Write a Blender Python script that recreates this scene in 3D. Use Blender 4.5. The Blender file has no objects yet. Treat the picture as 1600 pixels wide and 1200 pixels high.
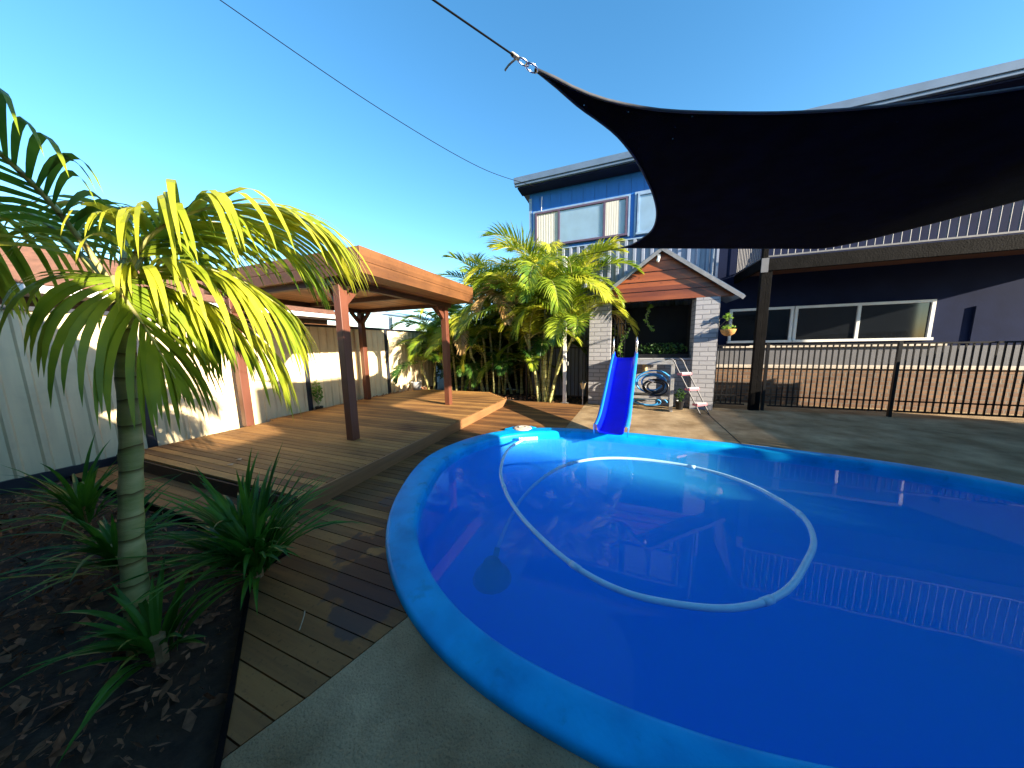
import bpy, bmesh, math, random
from mathutils import Vector, Matrix, noise
R = math.radians
random.seed(7)
scene = bpy.context.scene

# ------------------------------------------------------------------ camera
cam_d = bpy.data.cameras.new('camera'); cam = bpy.data.objects.new('camera', cam_d)
scene.collection.objects.link(cam); scene.camera = cam
YAW, PITCH, ROLL = R(20.7), R(7.6), R(1.0)
f = Vector((-math.sin(YAW)*math.cos(PITCH), math.cos(YAW)*math.cos(PITCH), -math.sin(PITCH)))
R0 = Vector((math.cos(YAW), math.sin(YAW), 0)); U0 = R0.cross(f)
Rr = R0*math.cos(ROLL) - U0*math.sin(ROLL); Uu = U0*math.cos(ROLL) + R0*math.sin(ROLL)
m = Matrix((Rr, Uu, -f)).transposed().to_4x4(); m.translation = Vector((0, 0, 1.5))
cam.matrix_world = m
cam_d.sensor_fit = 'HORIZONTAL'; cam_d.sensor_width = 36; cam_d.lens = 36*450/1600
cam_d.clip_start = .02; cam_d.clip_end = 2000

# ------------------------------------------------------------------ light
SUN = Vector((.96*math.cos(R(16.5)), -.28*math.cos(R(16.5)), math.sin(R(16.5)))).normalized()
scene.view_settings.view_transform = 'Standard'; scene.view_settings.look = 'None'
scene.view_settings.exposure = 1.8; scene.view_settings.gamma = 1
w = bpy.data.worlds.new('World'); scene.world = w; w.use_nodes = True
nt = w.node_tree; sky = nt.nodes.new('ShaderNodeTexSky'); sky.sky_type = 'NISHITA'
sky.sun_disc = False; sky.sun_elevation = R(16.5); sky.sun_rotation = math.atan2(SUN.x, SUN.y)
sky.air_density = 1.0; sky.dust_density = .15; sky.ozone_density = 2.0; sky.altitude = 0
bg = nt.nodes['Background']; bg.inputs['Strength'].default_value = .115
hs = nt.nodes.new('ShaderNodeHueSaturation'); hs.inputs['Saturation'].default_value = 1.27; hs.inputs['Hue'].default_value = .494; nt.links.new(sky.outputs[0], hs.inputs['Color'])
nt.links.new(hs.outputs[0], bg.inputs[0])
sl = bpy.data.lights.new('sun', 'SUN'); sl.energy = 5; sl.angle = R(.5); sl.color = (1, .86, .66)
so = bpy.data.objects.new('sun', sl); scene.collection.objects.link(so)
so.rotation_euler = SUN.to_track_quat('Z', 'Y').to_euler(); so.location = (6, -3, 8)
scene.cycles.volume_bounces = 12; scene.cycles.max_bounces = 14; scene.cycles.diffuse_bounces = 6; scene.cycles.transparent_max_bounces = 12
scene.cycles.use_denoising = True

# ------------------------------------------------------------------ materials
def mat(name, col, rough=.6, var=.15, scale=6, bump=0., bscale=40, metal=0., spec=.5, col2=None, detail=4, stretch=(1,1,1), coat=0.):
    M = bpy.data.materials.new(name); M.use_nodes = True; n = M.node_tree.nodes; l = M.node_tree.links
    b = n['Principled BSDF']; b.inputs['Roughness'].default_value = rough; b.inputs['Metallic'].default_value = metal
    b.inputs['Specular IOR Level'].default_value = spec
    b.inputs['Coat Weight'].default_value = coat
    tc = n.new('ShaderNodeTexCoord'); mp = n.new('ShaderNodeMapping'); mp.inputs['Scale'].default_value = stretch
    l.new(tc.outputs['Object'], mp.inputs[0])
    ns = n.new('ShaderNodeTexNoise'); ns.inputs['Scale'].default_value = scale; ns.inputs['Detail'].default_value = detail
    l.new(mp.outputs[0], ns.inputs[0])
    cr = n.new('ShaderNodeValToRGB'); cr.color_ramp.elements[0].position = .3; cr.color_ramp.elements[1].position = .7
    c2 = col2 or tuple(min(1, c*(1+var)) for c in col); c1 = col if col2 else tuple(c*(1-var) for c in col)
    cr.color_ramp.elements[0].color = (*c1, 1); cr.color_ramp.elements[1].color = (*c2, 1)
    l.new(ns.outputs[0], cr.inputs[0]); l.new(cr.outputs[0], b.inputs['Base Color'])
    if bump:
        n2 = n.new('ShaderNodeTexNoise'); n2.inputs['Scale'].default_value = bscale; n2.inputs['Detail'].default_value = 5
        l.new(mp.outputs[0], n2.inputs[0]); bp = n.new('ShaderNodeBump'); bp.inputs['Strength'].default_value = bump
        bp.inputs['Distance'].default_value = .01
        l.new(n2.outputs[0], bp.inputs['Height']); l.new(bp.outputs[0], b.inputs['Normal'])
    return M

def N(M): return M.node_tree.nodes, M.node_tree.links
def math_node(n, l, op, a, b=None):
    x = n.new('ShaderNodeMath'); x.operation = op
    for i, v in enumerate((a, b)):
        if v is None: continue
        if isinstance(v, (int, float)): x.inputs[i].default_value = v
        else: l.new(v, x.inputs[i])
    return x.outputs[0]

def wood(name, ca, cb, axis='Y', pitch=.095, rough=.55, along=None, streak=9., wet=None, bump=.25):
    """timber: each board (index along axis) has its own tone; grain runs along `along`"""
    M = bpy.data.materials.new(name); M.use_nodes = True; n, l = N(M); b = n['Principled BSDF']
    tc = n.new('ShaderNodeTexCoord'); sp = n.new('ShaderNodeSeparateXYZ'); l.new(tc.outputs['Object'], sp.inputs[0])
    idx = math_node(n, l, 'FLOOR', math_node(n, l, 'DIVIDE', sp.outputs[axis], pitch))
    wn = n.new('ShaderNodeTexWhiteNoise'); wn.noise_dimensions = '1D'; l.new(idx, wn.inputs['W'])
    st = {'X': (.6, streak, streak), 'Y': (streak, .6, streak), 'Z': (streak, streak, .6)}[along or 'X']
    mp = n.new('ShaderNodeMapping'); mp.inputs['Scale'].default_value = st; l.new(tc.outputs['Object'], mp.inputs[0])
    off = n.new('ShaderNodeVectorMath'); off.operation = 'ADD'; l.new(mp.outputs[0], off.inputs[0])
    sc_ = n.new('ShaderNodeVectorMath'); sc_.operation = 'SCALE'; sc_.inputs['Scale'].default_value = 31
    l.new(wn.outputs['Color'], sc_.inputs[0]); l.new(sc_.outputs[0], off.inputs[1])
    ns = n.new('ShaderNodeTexNoise'); ns.inputs['Scale'].default_value = 2.2; ns.inputs['Detail'].default_value = 7; ns.inputs['Roughness'].default_value = .65
    l.new(off.outputs[0], ns.inputs[0])
    big = n.new('ShaderNodeTexNoise'); big.inputs['Scale'].default_value = 1.1; big.inputs['Detail'].default_value = 3; l.new(tc.outputs['Object'], big.inputs[0])
    v = math_node(n, l, 'ADD', math_node(n, l, 'MULTIPLY', wn.outputs['Value'], .38), math_node(n, l, 'MULTIPLY', ns.outputs[0], .62))
    v = math_node(n, l, 'ADD', v, math_node(n, l, 'MULTIPLY', math_node(n, l, 'SUBTRACT', big.outputs[0], .5), .6))
    cr = n.new('ShaderNodeValToRGB'); cr.color_ramp.elements[0].position = .22; cr.color_ramp.elements[1].position = .8
    cr.color_ramp.elements[0].color = (*ca, 1); cr.color_ramp.elements[1].color = (*cb, 1); l.new(v, cr.inputs[0])
    colr = cr.outputs[0]; b.inputs['Roughness'].default_value = rough
    if wet:  # water spilled on the boards: ragged puddles at fixed places
        tot = None
        for (x, y, r) in wet:
            dd = n.new('ShaderNodeVectorMath'); dd.operation = 'DISTANCE'; l.new(tc.outputs['Object'], dd.inputs[0]); dd.inputs[1].default_value = (x, y, 0)
            q = math_node(n, l, 'SUBTRACT', 1, math_node(n, l, 'DIVIDE', dd.outputs['Value'], r))
            tot = q if tot is None else math_node(n, l, 'MAXIMUM', tot, q)
        wz = n.new('ShaderNodeTexNoise'); wz.inputs['Scale'].default_value = 9; wz.inputs['Detail'].default_value = 5; l.new(tc.outputs['Object'], wz.inputs[0])
        tot = math_node(n, l, 'ADD', tot, math_node(n, l, 'MULTIPLY', math_node(n, l, 'SUBTRACT', wz.outputs[0], .5), 1.6))
        rr = n.new('ShaderNodeMapRange'); rr.inputs[1].default_value = .05; rr.inputs[2].default_value = .18; l.new(tot, rr.inputs[0])
        mx = n.new('ShaderNodeMix'); mx.data_type = 'RGBA'; mx.inputs['B'].default_value = (.010, .007, .006, 1)
        l.new(math_node(n, l, 'MULTIPLY', rr.outputs[0], .8), mx.inputs['Factor']); l.new(colr, mx.inputs['A']); colr = mx.outputs['Result']
        r2 = n.new('ShaderNodeMapRange'); r2.inputs[3].default_value = rough; r2.inputs[4].default_value = .35; l.new(rr.outputs[0], r2.inputs[0]); l.new(r2.outputs[0], b.inputs['Roughness'])
    l.new(colr, b.inputs['Base Color'])
    bp = n.new('ShaderNodeBump'); bp.inputs['Strength'].default_value = bump; bp.inputs['Distance'].default_value = .004
    l.new(ns.outputs[0], bp.inputs['Height']); l.new(bp.outputs[0], b.inputs['Normal'])
    return M

def bricks(name, ca, cb, mortar, bw=.3, bh=.1, ms=.012, bump=.8):
    M = bpy.data.materials.new(name); M.use_nodes = True; n, l = N(M); b = n['Principled BSDF']; b.inputs['Roughness'].default_value = .8
    tc = n.new('ShaderNodeTexCoord'); sp = n.new('ShaderNodeSeparateXYZ'); l.new(tc.outputs['Object'], sp.inputs[0])
    cb_ = n.new('ShaderNodeCombineXYZ'); l.new(math_node(n, l, 'ADD', sp.outputs['X'], sp.outputs['Y']), cb_.inputs[0]); l.new(sp.outputs['Z'], cb_.inputs[1])
    br = n.new('ShaderNodeTexBrick'); br.inputs['Scale'].default_value = 1; br.inputs['Brick Width'].default_value = bw; br.inputs['Row Height'].default_value = bh
    br.inputs['Mortar Size'].default_value = ms; br.inputs['Mortar Smooth'].default_value = .2; br.inputs['Color1'].default_value = (*ca, 1); br.inputs['Color2'].default_value = (*cb, 1); br.inputs['Mortar'].default_value = (*mortar, 1)
    ds = n.new('ShaderNodeTexNoise'); ds.inputs['Scale'].default_value = 12; l.new(tc.outputs['Object'], ds.inputs[0])
    dv = n.new('ShaderNodeVectorMath'); dv.operation = 'SCALE'; dv.inputs['Scale'].default_value = .012; l.new(ds.outputs['Color'], dv.inputs[0])
    av = n.new('ShaderNodeVectorMath'); l.new(cb_.outputs[0], av.inputs[0]); l.new(dv.outputs[0], av.inputs[1]); l.new(av.outputs[0], br.inputs[0])
    l.new(br.outputs['Color'], b.inputs['Base Color'])
    h = math_node(n, l, 'ADD', math_node(n, l, 'MULTIPLY', br.outputs['Fac'], -1), math_node(n, l, 'MULTIPLY', ds.outputs[0], .25))
    bp = n.new('ShaderNodeBump'); bp.inputs['Strength'].default_value = bump; bp.inputs['Distance'].default_value = .012
    l.new(h, bp.inputs['Height']); l.new(bp.outputs[0], b.inputs['Normal'])
    return M

def leafmat(name, ca, cb, trans=.35, rough=.45, scale=3.):
    M = bpy.data.materials.new(name); M.use_nodes = True; n, l = N(M); b = n['Principled BSDF']; b.inputs['Roughness'].default_value = rough
    b.inputs['Specular IOR Level'].default_value = .35
    tc = n.new('ShaderNodeTexCoord'); ns = n.new('ShaderNodeTexNoise'); ns.inputs['Scale'].default_value = scale; ns.inputs['Detail'].default_value = 3; l.new(tc.outputs['Object'], ns.inputs[0])
    cr = n.new('ShaderNodeValToRGB'); cr.color_ramp.elements[0].position = .35; cr.color_ramp.elements[1].position = .65
    cr.color_ramp.elements[0].color = (*ca, 1); cr.color_ramp.elements[1].color = (*cb, 1); l.new(ns.outputs[0], cr.inputs[0]); l.new(cr.outputs[0], b.inputs['Base Color'])
    t = n.new('ShaderNodeBsdfTranslucent'); hs = n.new('ShaderNodeHueSaturation'); hs.inputs['Value'].default_value = 1.5; l.new(cr.outputs[0], hs.inputs['Color']); l.new(hs.outputs[0], t.inputs[0])
    mx = n.new('ShaderNodeMixShader'); mx.inputs[0].default_value = trans; l.new(b.outputs[0], mx.inputs[1]); l.new(t.outputs[0], mx.inputs[2])
    l.new(mx.outputs[0], n['Material Output'].inputs[0]); return M

def water_mat():
    """pool water: mirror-like skin over slightly cloudy blue water, a real scattering volume"""
    M = bpy.data.materials.new('pool_water'); M.use_nodes = True; n, l = N(M); n.remove(n['Principled BSDF'])
    fr = n.new('ShaderNodeFresnel'); fr.inputs[0].default_value = 1.33
    g = n.new('ShaderNodeBsdfGlossy'); g.inputs['Roughness'].default_value = .0; g.inputs['Color'].default_value = (.6, .62, .65, 1)
    t = n.new('ShaderNodeBsdfTransparent'); t.inputs[0].default_value = (1, 1, 1, 1)
    m2 = n.new('ShaderNodeMixShader'); geo = n.new('ShaderNodeNewGeometry'); ff = math_node(n, l, 'MULTIPLY', fr.outputs[0], math_node(n, l, 'SUBTRACT', 1, geo.outputs['Backfacing'])); l.new(ff, m2.inputs[0]); l.new(t.outputs[0], m2.inputs[1]); l.new(g.outputs[0], m2.inputs[2])
    tc = n.new('ShaderNodeTexCoord'); ns = n.new('ShaderNodeTexNoise'); ns.inputs['Scale'].default_value = 1.6; ns.inputs['Detail'].default_value = 3; l.new(tc.outputs['Object'], ns.inputs[0])
    bp = n.new('ShaderNodeBump'); bp.inputs['Strength'].default_value = .03; bp.inputs['Distance'].default_value = .03; l.new(ns.outputs[0], bp.inputs['Height'])
    l.new(bp.outputs[0], g.inputs['Normal'])
    vs_ = n.new('ShaderNodeVolumeScatter'); vs_.inputs['Color'].default_value = (.09, .78, 1, 1); vs_.inputs['Density'].default_value = 1.0
    va = n.new('ShaderNodeVolumeAbsorption'); va.inputs['Color'].default_value = (.0, .57, .985, 1); va.inputs['Density'].default_value = 1.1
    ad = n.new('ShaderNodeAddShader'); l.new(vs_.outputs[0], ad.inputs[0]); l.new(va.outputs[0], ad.inputs[1]); l.new(ad.outputs[0], n['Material Output'].inputs['Volume'])
    l.new(m2.outputs[0], n['Material Output'].inputs[0]); return M

def glassy(name, col=(.01, .012, .015)):
    return mat(name, col, rough=.06, var=.1, spec=.8)

M = dict(
    soil=mat('soil', (.020, .012, .008), .95, 0, 14, 1., 35, col2=(.06, .038, .022), detail=9),
    concrete=mat('concrete', (.29, .19, .095), .9, 0, 2.2, .8, 90, col2=(.57, .42, .245), detail=12, spec=.2),
    joint=mat('joint_filler', (.02, .018, .015), .9),
    deck=wood('deck_timber', (.060, .020, .006), (.38, .175, .048), rough=.72, wet=[(-1.45, 1.36, .20), (-1.55, 1.25, .24), (-1.35, 1.12, .22), (-1.85, 1.45, .16), (-1.7, 1.62, .14), (-1.3, 1.3, .2), (-2.1, 2.05, .1), (-1.95, 2.2, .15), (-2.2, 2.5, .08)]),
    deckup=wood('upper_deck_timber', (.10, .038, .011), (.52, .27, .075), rough=.7),
    deckedge=wood('deck_edge_timber', (.11, .05, .018), (.34, .17, .07), axis='Z', pitch=.3, along='Y'),
    post=wood('stained_post', (.085,.026,.014), (.20,.07,.04), axis='X', pitch=1.9, along='Z', rough=.45),
    fascia=wood('fascia_timber', (.085,.032,.010), (.23,.095,.032), axis='Z', pitch=.1, along='Y', rough=.5),
    soffit=wood('soffit_boards', (.22,.09,.03), (.60,.30,.12), axis='X', pitch=.07, along='Y'),
    darkwood=wood('dark_beam', (.05, .02, .012), (.12, .05, .03), axis='X', pitch=3, along='Y'),
    gable=wood('gable_boards', (.10,.020,.006), (.36,.095,.024), axis='Z', pitch=.213, along='X', rough=.42, streak=7),
    blackwood=mat('black_stained_timber', (.005, .0045, .0045), .8, .5, 8, .6, 40, spec=.08),
    cream=mat('cream_steel', (.80, .67, .43), .5, .10, 3.0, stretch=(3, 3, .35), detail=7),
    navy=mat('navy_steel', (.018, .022, .035), .4, .2),
    brick=bricks('grey_painted_brick', (.30, .30, .32), (.36, .36, .38), (.20, .20, .22)),
    brickb=bricks('brown_brick', (.15, .075, .04), (.25, .14, .075), (.17, .14, .11), .24, .086),
    stone=mat('capping_stone', (.58, .50, .40), .8, .15, 8, .3),
    render=mat('grey_render', (.13, .13, .14), .8, .08, 5, .2),
    blue=mat('blue_cladding', (.010, .12, .44), .38, .10, 2.5, .12, 14, stretch=(4, 4, .6)),
    bluetrim=mat('pale_blue_trim', (.20, .30, .45), .45, .15),
    corr=mat('corrugated_steel', (.23, .26, .34), .45, .15, 3, stretch=(3, 3, .5), spec=.4),
    roofm=mat('blue_grey_steel', (.10, .15, .23), .35, .12, 3),
    solar=mat('solar_black', (.01, .01, .02), .2, .1),
    navywall=mat('navy_wall', (.008, .014, .045), .8, .15, 3, .1, 20, spec=.1),
    winframe=mat('plum_window_frame', (.09, .06, .10), .4, .1),
    white=mat('white_paint', (.78, .77, .74), .4, .06, 4),
    blind=mat('white_blind', (.38, .55, .72), .6, .08, 3),
    curtain=mat('pale_curtain', (.50, .48, .44), .8, .12, 14, stretch=(5, 5, .4)),
    glass=glassy('dark_glass'),
    black=mat('black_powdercoat', (.010, .010, .011), .35, .2),
    greytrim=mat('weathered_grey_trim', (.17, .18, .20), .6, .2, 12),
    railgrey=mat('rail_grey', (.13, .13, .14), .6, .2),
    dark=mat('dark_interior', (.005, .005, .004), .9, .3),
    coping=mat('blue_gelcoat', (.002, .30, .72), .42, .0, 3.2, .12, 50, col2=(.003, .47, .98), detail=9, spec=.14),
    shell=mat('pool_shell_blue', (.02, .36, .93), .45, .08, 2),
    water=water_mat(),
    slideb=mat('deep_blue_plastic', (.002, .015, .85), .35, .06, 4, spec=.15),
    sliderim=mat('mid_blue_plastic', (.01, .20, .80), .3, .06, 4),
    galv=mat('galvanised_steel', (.42, .42, .41), .4, .2, 12, metal=.4),
    chrome=mat('bright_steel', (.75, .75, .76), .2, .05, metal=1),
    alu=mat('aluminium', (.13, .13, .14), .55, .1, metal=.2),
    pink=mat('pink_plastic', (.50, .15, .19), .45, .1),
    hoseb=mat('blue_hose', (.05, .32, .70), .35, .15, 10),
    hosed=mat('black_hose', (.012, .014, .02), .3, .2),
    hosew=mat('pale_blue_hose', (.42, .74, .97), .35, .05, 14, .15, 60),
    shade=mat('black_shadecloth', (.002, .0032, .010), .9, .4, 6, .6, 200, spec=.04),
    hem=mat('hem_webbing', (.05, .055, .07), .8, .2, 30),
    rope=mat('rope', (.55, .50, .42), .8, .2, 60),
    cable=mat('cable', (.006, .006, .007), .8, .2, spec=.05),
    terracotta=mat('roof_tile', (.13, .06, .04), .75, .25, 9, .4, 30),
    coir=mat('coir', (.55, .27, .08), .9, .3, 30, .8, 90),
    lantern=mat('lantern_amber_plastic', (.60,.47,.26), .4, .1),
    bucket=mat('grey_bucket', (.50, .52, .54), .4, .1),
    litter=mat('dry_leaves', (.14, .06, .03), .85, 0, 30, col2=(.36, .18, .09)),
    twig=mat('dry_twig', (.50, .40, .27), .8, .2, 20),
    cane=mat('palm_cane', (.26, .30, .08), .5, 0, 5, .2, 30, col2=(.62, .55, .24), stretch=(1, 1, 3)),
    husk=mat('palm_husk', (.22, .12, .05), .8, 0, 20, .3, 40, col2=(.45, .30, .14)),
    palm=leafmat('palm_leaf', (.08, .17, .016), (.34, .42, .03)),
    palmy=leafmat('palm_leaf_yellow', (.22, .30, .02), (.55, .53, .05)),
    palmd=leafmat('palm_leaf_deep', (.022, .085, .015), (.10, .19, .025)),
    dryfr=leafmat('dry_frond', (.30, .17, .06), (.55, .38, .16), .2),
    shrub=leafmat('shrub_leaf', (.015, .05, .012), (.07, .15, .025), .25),
    ivy=leafmat('ivy_leaf', (.10, .22, .03), (.28, .42, .06), .3),
    strap=leafmat('strap_leaf', (.018, .10, .012), (.08, .24, .02), .25),
)
def rings(M_, sc):   # ring scars round the canes
    n, l = N(M_); b = n['Principled BSDF']; tc = n.new('ShaderNodeTexCoord'); wv = n.new('ShaderNodeTexWave'); wv.bands_direction = 'Z'; wv.wave_profile = 'SAW'
    wv.inputs['Scale'].default_value = sc; wv.inputs['Distortion'].default_value = 1.2; wv.inputs['Detail Scale'].default_value = 3; l.new(tc.outputs['Object'], wv.inputs[0])
    cr = n.new('ShaderNodeValToRGB'); cr.color_ramp.elements[0].position = .80; cr.color_ramp.elements[1].position = .97; cr.color_ramp.elements[0].color = (1,1,1,1); cr.color_ramp.elements[1].color = (.35,.25,.15,1); l.new(wv.outputs[0], cr.inputs[0])
    src = b.inputs['Base Color'].links[0].from_socket; mx = n.new('ShaderNodeMix'); mx.data_type = 'RGBA'; mx.blend_type = 'MULTIPLY'; mx.inputs['Factor'].default_value = 1
    l.new(src, mx.inputs['A']); l.new(cr.outputs[0], mx.inputs['B']); l.new(mx.outputs['Result'], b.inputs['Base Color'])
rings(M['cane'], 2.6)
def pinholes(M_):    # the open knit of the shade cloth lets small points of sky through
    n, l = N(M_); b = n['Principled BSDF']; tc = n.new('ShaderNodeTexCoord'); vo = n.new('ShaderNodeTexVoronoi'); vo.inputs['Scale'].default_value = 26; l.new(tc.outputs['Object'], vo.inputs[0])
    sp = n.new('ShaderNodeSeparateColor'); l.new(vo.outputs['Color'], sp.inputs[0])
    fac = math_node(n, l, 'MULTIPLY', math_node(n, l, 'LESS_THAN', vo.outputs['Distance'], .13), math_node(n, l, 'GREATER_THAN', sp.outputs[0], .80))
    fac = math_node(n, l, 'MULTIPLY', fac, .6); t = n.new('ShaderNodeBsdfTransparent'); mx = n.new('ShaderNodeMixShader'); l.new(fac, mx.inputs[0]); l.new(b.outputs[0], mx.inputs[1]); l.new(t.outputs[0], mx.inputs[2]); l.new(mx.outputs[0], n['Material Output'].inputs[0])
pinholes(M['shade'])
def specks(M_, layers):   # grit, spots and old water marks: (noise scale, from, to, darkest factor)
    n, l = N(M_); b = n['Principled BSDF']; tc = n.new('ShaderNodeTexCoord'); src = b.inputs['Base Color'].links[0].from_socket
    for sc, a, c, dk in layers:
        ns = n.new('ShaderNodeTexNoise'); ns.inputs['Scale'].default_value = sc; ns.inputs['Detail'].default_value = 6; ns.inputs['Roughness'].default_value = .6; l.new(tc.outputs['Object'], ns.inputs[0])
        mr = n.new('ShaderNodeMapRange'); mr.inputs[1].default_value = a; mr.inputs[2].default_value = c; mr.inputs[3].default_value = dk; mr.inputs[4].default_value = 1; l.new(ns.outputs[0], mr.inputs[0])
        mx = n.new('ShaderNodeMix'); mx.data_type = 'RGBA'; mx.blend_type = 'MULTIPLY'; mx.inputs['Factor'].default_value = 1; l.new(src, mx.inputs['A']); l.new(mr.outputs[0], mx.inputs['B']); src = mx.outputs['Result']
    l.new(src, b.inputs['Base Color'])
specks(M['concrete'], [(110, .34, .46, .62), (7, .30, .55, .80), (1.3, .35, .6, .75)])
specks(M['coping'], [(5.5, .30, .42, .72), (2.2, .38, .5, .88)])
specks(M['cream'], [(2.5, .3, .5, .86)])
specks(M['deck'], [(45, .33, .42, .6)])
specks(M['deckup'], [(45, .33, .42, .6)])
specks(M['fascia'], [(30, .34, .42, .65), (3, .35, .55, .8)])
specks(M['gable'], [(14, .30, .36, .45)])

# ------------------------------------------------------------------ geometry helpers
COL = scene.collection
class MB:
    def __init__(s): s.v = []; s.f = []
    def add(s, vs, fs):
        o = len(s.v); s.v += [tuple(v) for v in vs]; s.f += [tuple(i+o for i in q) for q in fs]
    def box(s, x0, x1, y0, y1, z0, z1):
        s.add([(x0,y0,z0),(x1,y0,z0),(x1,y1,z0),(x0,y1,z0),(x0,y0,z1),(x1,y0,z1),(x1,y1,z1),(x0,y1,z1)],
              [(0,3,2,1),(4,5,6,7),(0,1,5,4),(1,2,6,5),(2,3,7,6),(3,0,4,7)])
    def beam(s, a, b, w, h, up=(0,0,1)):
        a = Vector(a); b = Vector(b); d = (b-a).normalized(); u = Vector(up); r = d.cross(u)
        if r.length < 1e-4: r = d.cross(Vector((0,1,0)))
        r.normalize(); u = r.cross(d); vs = []
        for p in (a, b):
            for sx, sz in ((-1,-1),(1,-1),(1,1),(-1,1)): vs.append(p + r*sx*w/2 + u*sz*h/2)
        s.add(vs, [(0,3,2,1),(4,5,6,7),(0,1,5,4),(1,2,6,5),(2,3,7,6),(3,0,4,7)])
    def prism(s, pts, z0, z1):
        n = len(pts); s.add([(x,y,z0) for x,y in pts]+[(x,y,z1) for x,y in pts],
              [tuple(range(n))[::-1], tuple(range(n,2*n))]+[(i,(i+1)%n,(i+1)%n+n,i+n) for i in range(n)])
    def tube(s, pts, r, seg=8, closed=False, caps=True):
        pts = [Vector(p) for p in pts]; n = len(pts); rs = r if isinstance(r, (list, tuple)) else [r]*n
        t0 = (pts[1]-pts[0]).normalized(); u = Vector((0,0,1)) if abs(t0.z) < .9 else Vector((0,1,0))
        u = (u - t0*u.dot(t0)).normalized(); vs = []
        for i, p in enumerate(pts):
            a = pts[(i-1) % n] if (closed or i > 0) else pts[0]; b = pts[(i+1) % n] if (closed or i < n-1) else pts[-1]
            t = (b-a).normalized(); u = u - t*u.dot(t)
            u = u.normalized() if u.length > 1e-6 else t.orthogonal().normalized(); v = t.cross(u)
            for k in range(seg):
                an = 2*math.pi*k/seg; vs.append(p + (u*math.cos(an)+v*math.sin(an))*rs[i])
        fs = []
        for i in range(n if closed else n-1):
            j = (i+1) % n
            for k in range(seg): fs.append((i*seg+k, i*seg+(k+1)%seg, j*seg+(k+1)%seg, j*seg+k))
        if caps and not closed: fs += [tuple(range(seg))[::-1], tuple((n-1)*seg+k for k in range(seg))]
        s.add(vs, fs)
    def lathe(s, c, prof, seg=16):
        vs = []; n = len(prof)
        for r, z in prof:
            for k in range(seg):
                a = 2*math.pi*k/seg; vs.append((c[0]+r*math.cos(a), c[1]+r*math.sin(a), c[2]+z))
        s.add(vs, [(i*seg+k, i*seg+(k+1)%seg, (i+1)*seg+(k+1)%seg, (i+1)*seg+k) for i in range(n-1) for k in range(seg)])
    def build(s, name, mt, parent=None, smooth=False, bevel=0., thick=0.):
        me = bpy.data.meshes.new(name); o0 = root_of(parent)
        me.from_pydata([tuple(Vector(v)-o0) for v in s.v], [], s.f); me.update()
        if smooth:
            for p in me.polygons: p.use_smooth = True
        me.materials.append(M[mt] if isinstance(mt, str) else mt)
        ob = bpy.data.objects.new(name, me); COL.objects.link(ob)
        if parent: ob.parent = parent
        if thick:
            md = ob.modifiers.new('solid', 'SOLIDIFY'); md.thickness = thick; md.offset = 0
        if bevel:
            md = ob.modifiers.new('bevel', 'BEVEL'); md.width = bevel; md.segments = 2; md.limit_method = 'ANGLE'; md.angle_limit = R(40)
        return ob
def root_of(p):
    v = Vector((0,0,0))
    while p is not None: v += Vector(p.location); p = p.parent
    return v
def thing(name, label, cat, loc=(0,0,0), group=None):
    o = bpy.data.objects.new(name, None); COL.objects.link(o); o.location = loc; o.empty_display_size = .1
    return tag(o, label, cat, group)
def tag(o, label, cat, group=None):
    o['label'] = label; o['category'] = cat
    if group: o['group'] = group
    return o
def struct(o, kind='structure', label=None, cat=None):
    o['kind'] = kind
    if label: o['label'] = label; o['category'] = cat
    return o
def catmull(pts, n=6, closed=False):
    P = [Vector(p) for p in pts]; out = []; m_ = len(P)
    for i in range(m_ if closed else m_-1):
        p1 = P[i]; p2 = P[(i+1) % m_]
        p0 = P[(i-1) % m_] if (closed or i > 0) else p1*2-p2
        p3 = P[(i+2) % m_] if (closed or i < m_-2) else p2*2-p1
        for k in range(n):
            t = k/n
            out.append(.5*((2*p1)+(p2-p0)*t+(2*p0-5*p1+4*p2-p3)*t*t+(-p0+3*p1-3*p2+p3)*t**3))
    if not closed: out.append(P[-1])
    return out
def copy_tree(root, loc, label, group=None, rz=0):
    r = root.copy(); COL.objects.link(r); r.location = loc; r.rotation_euler.z = rz; r['label'] = label
    for c in list(root.children):
        d = c.copy(); COL.objects.link(d); d.parent = r
        for g in list(c.children):
            e = g.copy(); COL.objects.link(e); e.parent = d
    return r

# ================================================================== POOL OUTLINE
OUT = [(-2.46,3.2),(-2.36,3.75),(-2.17,4.2),(-1.85,4.6),(-1.38,4.88),(-.85,5.01),(-.35,5.05),(.2,5.04),(.8,5.0),(1.4,4.96),(2.3,4.87),
       (3.0,4.75),(3.7,4.45),(4.2,3.95),(4.4,3.3),(4.2,2.6),(3.7,2.05),(2.9,1.65),(2.1,1.36),(1.4,1.12),(.8,.95),(.3,.885),(-.11,.885),(-.4,.91),(-.71,.965),
       (-1.02,1.085),(-1.31,1.25),(-1.66,1.55),(-1.97,1.92),(-2.25,2.50),(-2.42,2.9)]
OUTC = [(p.x, p.y) for p in catmull([(x, y, 0) for x, y in OUT], 6, True)]
def smooth_loop(L, it):
    for _ in range(it):
        n_ = len(L); L = [tuple(L[i][q]*.5+(L[i-1][q]+L[(i+1) % n_][q])*.25 for q in (0,1)) for i in range(n_)]
    return L
def even(L, n_):
    d = [0]
    for i in range(len(L)): d.append(d[-1]+math.dist(L[i], L[(i+1) % len(L)]))
    out = []; j = 0
    for i in range(n_):
        t = d[-1]*i/n_
        while d[j+1] < t: j += 1
        k = (t-d[j])/(d[j+1]-d[j]); a, c = L[j], L[(j+1) % len(L)]; out.append((a[0]+(c[0]-a[0])*k, a[1]+(c[1]-a[1])*k))
    return out
OUTC = smooth_loop(even(OUTC, 200), 22)
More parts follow.
